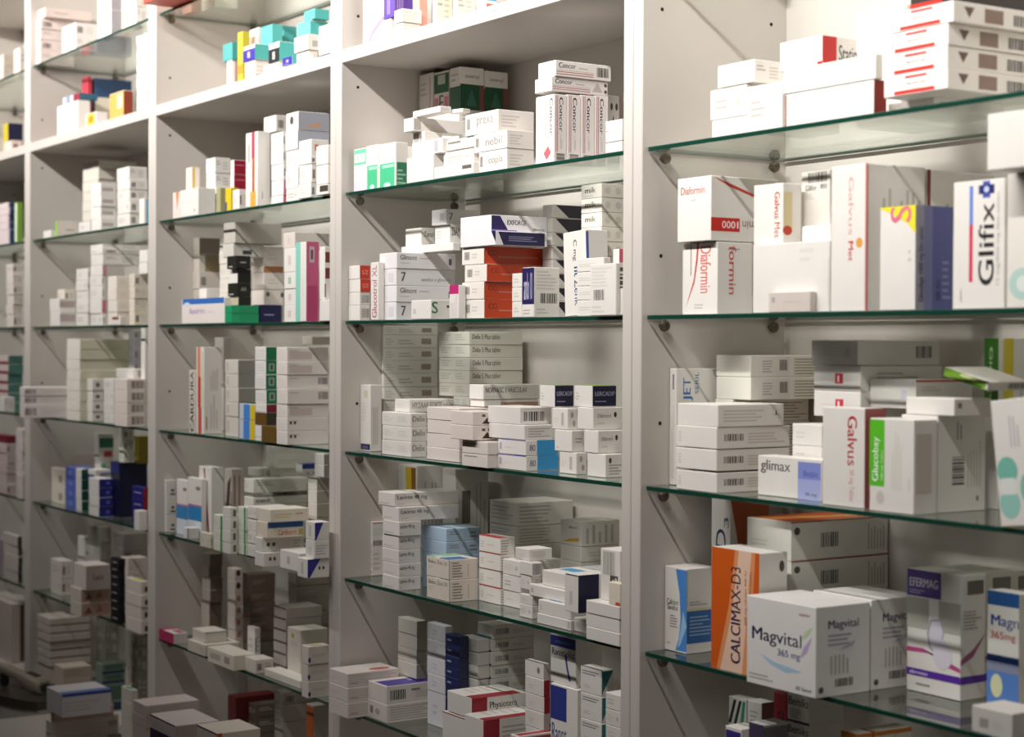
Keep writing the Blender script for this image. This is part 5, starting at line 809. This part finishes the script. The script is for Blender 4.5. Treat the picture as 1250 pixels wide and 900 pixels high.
stack(E2, 'grey-white carton', 'the dark rear pile', 107, 122, 136, [725, 705, 684, 662.5, 644], d=.10, jit=.4, body='c8c0b6')
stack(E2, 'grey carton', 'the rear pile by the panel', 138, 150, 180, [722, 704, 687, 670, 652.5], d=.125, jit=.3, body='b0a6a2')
carton(E2, 'upright white carton', 'behind the white pair', 95, 103, 107, 656, d=.09, L=.05)
stack(F2, 'flat white carton', 'the seven-high pile', 45.5, 61, 110, [816, 806, 796, 786, 776, 766, 756], d=.0, zb=LEVEL['F']+.0005, jit=.7, body='d2c8be', ops=[('S', 'r', 0, 0, 1, .22, '6a5a54'), ('F', 'r', 0, 0, 1, .12, '6a5a54'), ('F', 'l', .2, .3, .7, .6, 'b4aaa4', 1)])  # dark foot strips paint the shaded gaps between the cartons
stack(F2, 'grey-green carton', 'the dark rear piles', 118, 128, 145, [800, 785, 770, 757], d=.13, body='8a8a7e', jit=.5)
stack(F2, 'small white carton', 'the slim pile', 145, 154, 158, [793, 783, 773, 763.5], d=.07, zb=LEVEL['F']+.0005, jit=.3, body='dcd6ce', ops=[])
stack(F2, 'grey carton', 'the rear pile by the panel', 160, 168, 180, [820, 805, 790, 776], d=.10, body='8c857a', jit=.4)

# ------------------------------------------------------------------ leftmost bay (a sliver)
T1, W1, A1, B1, C1, D1, E1, F1 = [(1, q) for q in 'TWABCDEF']
stack(T1, 'beige carton', 'the pile at the picture edge', -12, 4, 20, [80, 66], d=.02, body='cfc2b4', jit=.3)
carton(T1, 'white carton', 'right of the beige pile', 17, 24, 28, 58, d=.03, L=.05, body='e0d4cc')
carton(T1, 'yellow-green carton', 'low at the picture edge', -8, 3, 9, 92, d=.05, body='c8b878', ops=[])
carton(W1, 'navy carton', '', 4, 10, 28, 150, d=.03, body='14163c', ops=[front('c8b43a', 0, 1, 0, 1)])
carton(W1, 'small pinkish carton', 'before the navy one', 5, 14, 28, 171, d=.005, L=.03, body='e0cec6', ops=[('S', 'r', .2, .2, .6, .6, '8a6a60')])
carton(A1, 'upright lime green carton', '', 18, 21, 28, 247, d=.012, body='8ab848', ops=[front('d8e8c0')])
stack(A1, 'white carton with navy end', 'the pile left of the lime green one', -2, 10, 19, [280, 271, 262, 254, 247], d=.02, jit=.4, body='e8d8d8', ops=[side('2a3f70', .2, 1)])
stack(B1, 'white carton', 'the pile', 8, 16, 28.5, [384, 372, 360, 347, 334, 322], d=.012, jit=.5, body='e6dcd4')
stack(C1, 'teal-sided carton with red edge', 'the dark pile', -2, 10, 28, [492, 480, 469, 457, 445, 434], d=.06, jit=.5, body='d8c8c4', ops=[side('4a7a70'), ('F', 'r', 0, 0, 1, .3, '8a2f34')])
carton(C1, 'small white carton', 'at the shelf front', -2, 5, 9, 485, d=.006, L=.03)
stack(D1, 'white carton', 'the slim pile by the side panel', 20, 27, 29, [593, 579, 565, 552, 538, 524], d=.0, L=.05, jit=.6, body='e2d8d2')
stack(D1, 'pinkish carton', 'the pile at the picture edge', -6, 8, 19, [592, 579, 566, 554, 542, 532], d=.012, jit=.6, body='d8c6c2', special={5: dict(body='7a2a34', look='wine-red carton', ops=[])})
stack(E1, 'white carton', 'the stepped pile', 4, 22, 27, [700, 690, 680, 668, 655], d=.012, jit=.7, body='dcd2cc', ops=[side('4a4440')])
carton(E1, 'violet-grey carton', 'at the picture edge', -10, 4, 12, 660, d=.05, body='a89aa4', ops=[])
carton(F1, 'large white carton', 'at the picture edge', -20, 14, 26, 738, d=.02, L=.08, body='d6cac2', ops=[side('57443c', .3, 1)])

# ------------------------------------------------------------------ worktop, low base and what lies on them
wood_dark = mat('4a4038', .35, 'worktop')
zt = LEVEL['F']; x1 = -2.35
edge = [at_Z(px, py, zt) for px, py in ((-40, 842), (-20, 846), (0, 849), (15, 852.5), (30, 855.5), (45, 857), (58, 857))]
prof = [(-3.6, edge[0].y)] + [(e_.x, e_.y) for e_ in edge] + [(x1, edge[-1].y+.006)]
prof = [(a_, min(c_, -.03)) for a_, c_ in prof if a_ <= x1]; n = len(prof)-1; x0 = prof[0][0]
V = []; F = []
for (x, y) in prof: V += [(x, y, zt-.022), (x, y, zt), (x, -.002, zt), (x, -.002, zt-.022)]
for i in range(n):
    a, b = i*4, i*4+4
    for k in range(4): F.append((a+k, a+(k+1) % 4, b+(k+1) % 4, b+k))
F += [(3, 2, 1, 0), (n*4, n*4+1, n*4+2, n*4+3)]
wt = bpy.data.objects.new('worktop', None); COL.objects.link(wt)
wt['label'] = 'curved dark-edged worktop with white apron at the lower left corner'; wt['category'] = 'counter'
link('top_board', V, F, wood_dark, wt)
V = []; F = []
for (x, y) in prof: V += [(x, y+.004, zt-.14), (x, y+.004, zt-.0222), (x, y+.02, zt-.0222), (x, y+.02, zt-.14)]
for i in range(n):
    a, b = i*4, i*4+4
    for k in range(4): F.append((a+k, a+(k+1) % 4, b+(k+1) % 4, b+k))
F += [(3, 2, 1, 0), (n*4, n*4+1, n*4+2, n*4+3)]
link('apron', V, F, panel_m, wt)
box_obj('leg_panel', x0, x0+.03, -.05, -.004, 0, zt-.023, panel_m, wt)
box_obj('leg_panel', x1-.02, x1, -.028, -.004, 0, zt-.023, panel_m, wt)
LOW = LEVEL['F'] - .03
lb = bpy.data.objects.new('low_base_cabinet', None); COL.objects.link(lb)
lb['label'] = 'low white base cabinet in front of the shelving foot, carrying carton piles'; lb['category'] = 'cabinet'
box_obj('body', x1+.012, .9, -.24, -.004, 0.0, LOW-.02, panel_m, lb, .001)
box_obj('top_board', x1+.012, .9, -.25, -.003, LOW-.0198, LOW, panel_m, lb, .001)
LEVEL['G'] = LOW; SHELFNAME['G'] = 'low base cabinet'
G2, G3 = (2, 'G'), (3, 'G')
FR = [('S', 'l', .04, .2, .95, .8, 'b0a69e', 4)]
q = stack(G2, 'long white carton', 'the front pile', 56, 60, 145, [896, 881.5], d=-.185, zb=LOW+.0005, jit=.1, body='d8cec6', ops=FR + [('S', 'b', .85, .1, .98, .5, '4a4038'), ('F', 'r', 0, .9, 1, 1, '5a7ac0')])
q2 = carton(G2, 'pale brown carton', 'on the front pile', 62, 66, 139, 868, d=-.18, zb=q[-1].zt+.0005, body='b8a090', ops=[])
q2 = carton(G2, 'white carton with blue upper edge', 'topmost of the front pile', 57, 76, 136, 848, d=-.19, zb=q2.zt+.0005, body='d8d4d8', ops=[('S', 'r', 0, .86, 1, 1, '3450a0'), ('S', 'l', .04, .2, .95, .7, 'b0a8a4', 3), ('T', 'r', .75, 0, 1, 1, '6a80b8')])
stack(F2, 'cream carton with brown print', 'the pair on the worktop', 66, 77, 112, [830, 816], d=-.045, zb=zt+.0006, jit=.2, body='cfc2b2', ops=[('S', 'l', .05, .2, .9, .8, '8a7460', 3)])
stack(F2, 'dark green-blue carton', 'the three-high pile', 117, 125, 180, [836, 824, 811.5], d=.012, zb=zt+.0006, jit=.2, body='7a8c80', ops=[('S', 'r', 0, .0, 1, .3, '1c3a5a'), ('S', 'r', .1, .4, .9, .9, '4a6a58')])
stack(G2, 'small white carton', 'the pile with the green splash', 148, 160, 168, [878, 860, 843], d=-.07, jit=.3, body='dcd8cc', ops=[('T', 'p', .1, .1, .9, .9, '2a9a5a', [(0, .5), (.5, 0), (1, .4), (.6, 1)])])
q = stack(G3, 'pinkish-white carton', 'the left pile', 162, 178, 243, [890, 876, 862], d=-.17, jit=.4, body='d6cac4', ops=FR)
q = stack(G3, 'white carton with dark purple edge', 'the middle pile', 183, 214, 268, [903, 886.5], d=-.205, jit=.2, body='d4c8c6', ops=[('F', 'r', 0, .88, 1, 1, '3a2a48'), ('F', 'l', .1, .2, .8, .6, 'a898a8', 3), ('S', 'r', 0, .02, 1, .9, 'c0b0a8')])
stack(G3, 'white carton with orange end', 'the right pile', 240, 265, 318, [912, 896], d=-.20, jit=.2, body='ddd4c8', ops=[('S', 'r', 0, 0, .12, 1, 'c0642a'), ('F', 'r', 0, .88, 1, 1, '2a2a48')])
# handheld reader resting on the worktop
rd = bpy.data.objects.new('barcode_reader', None); COL.objects.link(rd)
p0 = at_Z(42, 845, zt); rd.location = (p0.x, p0.y, zt+.0006); rd.rotation_euler = (0, 0, math.radians(20)); rd.scale = (.8, .8, .8)
rd['label'] = 'grey handheld barcode reader lying on the dark-edged worktop'; rd['category'] = 'barcode reader'
def loft(name, secs, m, parent, n=14):
    """rounded sections along local x: (x, z centre, half width, half height, lean)"""
    V = []; F = []
    for x, z, hw, hh, lean in secs:
        for i in range(n):
            t = 2*math.pi*i/n; c, s_ = math.cos(t), math.sin(t)
            c = math.copysign(abs(c)**.6, c); s_ = math.copysign(abs(s_)**.6, s_)
            V.append((x + lean*s_*hh, hw*c, z + hh*s_))
    for k in range(len(secs)-1):
        for i in range(n): F.append((k*n+i, k*n+(i+1) % n, (k+1)*n+(i+1) % n, (k+1)*n+i))
    F.append(tuple(reversed(range(n)))); F.append(tuple(range((len(secs)-1)*n, len(secs)*n)))
    return link(name, V, F, m, parent, smooth=False)
grey = mat('9a9082', .45, 'plastic'); dgrey = mat('2c2723', .4, 'plastic')
loft('head', [(.055, .020, .026, .019, -.3), (.045, .024, .031, .0235, -.3), (.0, .030, .031, .026, -.2), (-.03, .036, .027, .024, 0)], grey, rd)
loft('handle', [(-.0305, .036, .024, .021, 0), (-.08, .046, .019, .016, 0), (-.15, .058, .018, .015, 0), (-.175, .060, .016, .012, 0)], grey, rd)
loft('scan_window', [(.0505, .020, .020, .013, -.3), (.0585, .019, .020, .013, -.3)], dgrey, rd)
loft('top_stripe', [(.02, .0535, .012, .002, 0), (-.03, .0605, .012, .002, 0)], dgrey, rd)
loft('rest_foot', [(-.165, .0225, .012, .0222, 0), (-.145, .0225, .012, .0222, 0)], dgrey, rd)

# ------------------------------------------------------------------ build the cartons: the 300 that show largest singly, the small rest as one
from mathutils.bvhtree import BVHTree
from mathutils import Euler
KEEP = 300
def matrix_of(q):
    return Matrix.Translation(q.loc) @ Euler(q.rot).to_matrix().to_4x4()

# settle: cartons that would bite into a neighbour by a few millimetres give way
def extent(q):
    x, y, z = q.loc; sn = math.sin(q.rot[2]); cs = math.cos(q.rot[2])
    if abs(sn) > .06: return [x-q.w, x, y, y+q.l, z, z+q.h]
    return [x-q.w*cs-max(0, q.l*sn), x+max(0, -q.l*sn), y-max(0, q.w*sn), y+q.l*cs+max(0, -q.w*sn), z, z+q.h]
for sweep in range(6):
    moved = 0; ex = [extent(q) for q in CARTONS]
    order = sorted(range(len(CARTONS)), key=lambda i: ex[i][0])
    for a_, i in enumerate(order):
        for j in order[a_+1:]:
            if ex[j][0] > ex[i][1] - .0004: break
            A, C = CARTONS[i], CARTONS[j]; p, r = extent(A), extent(C)
            ox = min(p[1], r[1])-max(p[0], r[0]); oy = min(p[3], r[3])-max(p[2], r[2]); oz = min(p[5], r[5])-max(p[4], r[4])
            if min(ox, oy, oz) < .0003: continue
            if oz < min(ox, oy) and oz < .012:                                 # lower one gets lower
                low, up = (A, C) if p[4] < r[4] else (C, A)
                if low.h - oz > .004: low.h -= oz + .0003; moved += 1; continue
            fr, bk = (A, C) if p[2] < r[2] else (C, A)
            lf, rt = (A, C) if p[1] < r[1] else (C, A)
            gap = bk.loc[1] - fr.loc[1]
            if rt is bk and rt.w - ox > .012 and ox < .06: rt.w -= ox + .0004                  # hidden left part gives way
            elif lf is bk and lf.w - ox > .012 and ox < .06: lf.loc = (lf.loc[0]-ox-.0004, lf.loc[1], lf.loc[2]); lf.w -= ox + .0004
            elif gap > .008: fr.l = gap - .0006 - abs(math.sin(fr.rot[2]))*fr.w - abs(math.sin(bk.rot[2]))*bk.w
            else: bk.loc = (bk.loc[0], fr.loc[1]+fr.l+.0006, bk.loc[2]); bk.l = max(.006, min(bk.l, DEPTH-.002-bk.loc[1]))
            moved += 1
            ex[i] = extent(A); ex[j] = extent(C)
    if not moved: break
for q in CARTONS:
    q.V, q.F = chamfer_box(-q.w, 0, 0, q.l, 0, q.h, min(.0008, q.h*.08)); q.prints = print_parts((q.w, q.l, q.h), q.ops)
bv, bf, owner = [], [], []
for i, q in enumerate(CARTONS):
    M = matrix_of(q); o = len(bv); bv += [M @ Vector(v) for v in q.V]
    for f in q.F: bf.append(tuple(k+o for k in f)); owner.append(i)
for k in range(-4, 2):                       # posts hide things too
    o = len(bv); a, b_ = k*PITCH_X-HALF, k*PITCH_X+HALF
    bv += [Vector(v) for v in ((a, 0, 0), (b_, 0, 0), (b_, 0, 3), (a, 0, 3), (a, .27, 0), (b_, .27, 0), (b_, .27, 3), (a, .27, 3))]
    for f in ((0, 1, 2, 3), (1, 5, 6, 2), (0, 4, 7, 3)): bf.append(tuple(c+o for c in f)); owner.append(-1)
tree = BVHTree.FromPolygons(bv, bf)
shown = [0]*len(CARTONS)
for py in range(1, 900, 3):
    for px in range(1, 1250, 3):
        h = tree.ray_cast(CAM, ray(px, py).normalized())
        if h[2] is not None and owner[h[2]] >= 0: shown[owner[h[2]]] += 1
rank = sorted(range(len(CARTONS)), key=lambda i: -shown[i])
single = set(rank[:KEEP])
by_label = {}
for i in single: by_label.setdefault(CARTONS[i].label, []).append(i)
for lab, ids in by_label.items():            # like wordings are told apart by their order along the shelf
    if len(ids) > 1:
        ids.sort(key=lambda i: (round(CARTONS[i].loc[0], 3), CARTONS[i].loc[2]))
        for n_, i in enumerate(ids):
            CARTONS[i].label = lab.replace(',', ' %s from left,' % ('first second third fourth fifth sixth seventh eighth'.split()[min(n_, 7)]), 1)
JV, JF, JM, JMI = [], [], [], []
def add_joined(M, V, F, m):
    o = len(JV); JV.extend([tuple(M @ Vector(v)) for v in V]); JF.extend([tuple(k+o for k in f) for f in F])
    if m not in JM: JM.append(m)
    JMI.extend([JM.index(m)]*len(F))
for i, q in enumerate(CARTONS):
    if i in single:
        o = link(q.name, q.V, q.F, q.mat, None, q.loc); o.rotation_euler = q.rot
        o['label'] = q.label; o['category'] = q.cat; o['group'] = q.group
        for name, V, F, m in q.prints:
            po = link(name, V, F, m, o)
            if name in ('fine_print', 'barcode'): po['kind'] = 'stuff'
    else:
        M = matrix_of(q); add_joined(M, q.V, q.F, q.mat)
        for name, V, F, m in q.prints: add_joined(M, V, F, m)
rest = link('medicine_cartons', JV, JF, JM, mi=JMI)
rest['label'] = 'small and half-hidden medicine cartons piled behind and between the larger ones'; rest['category'] = 'medicine boxes'; rest['kind'] = 'stuff'
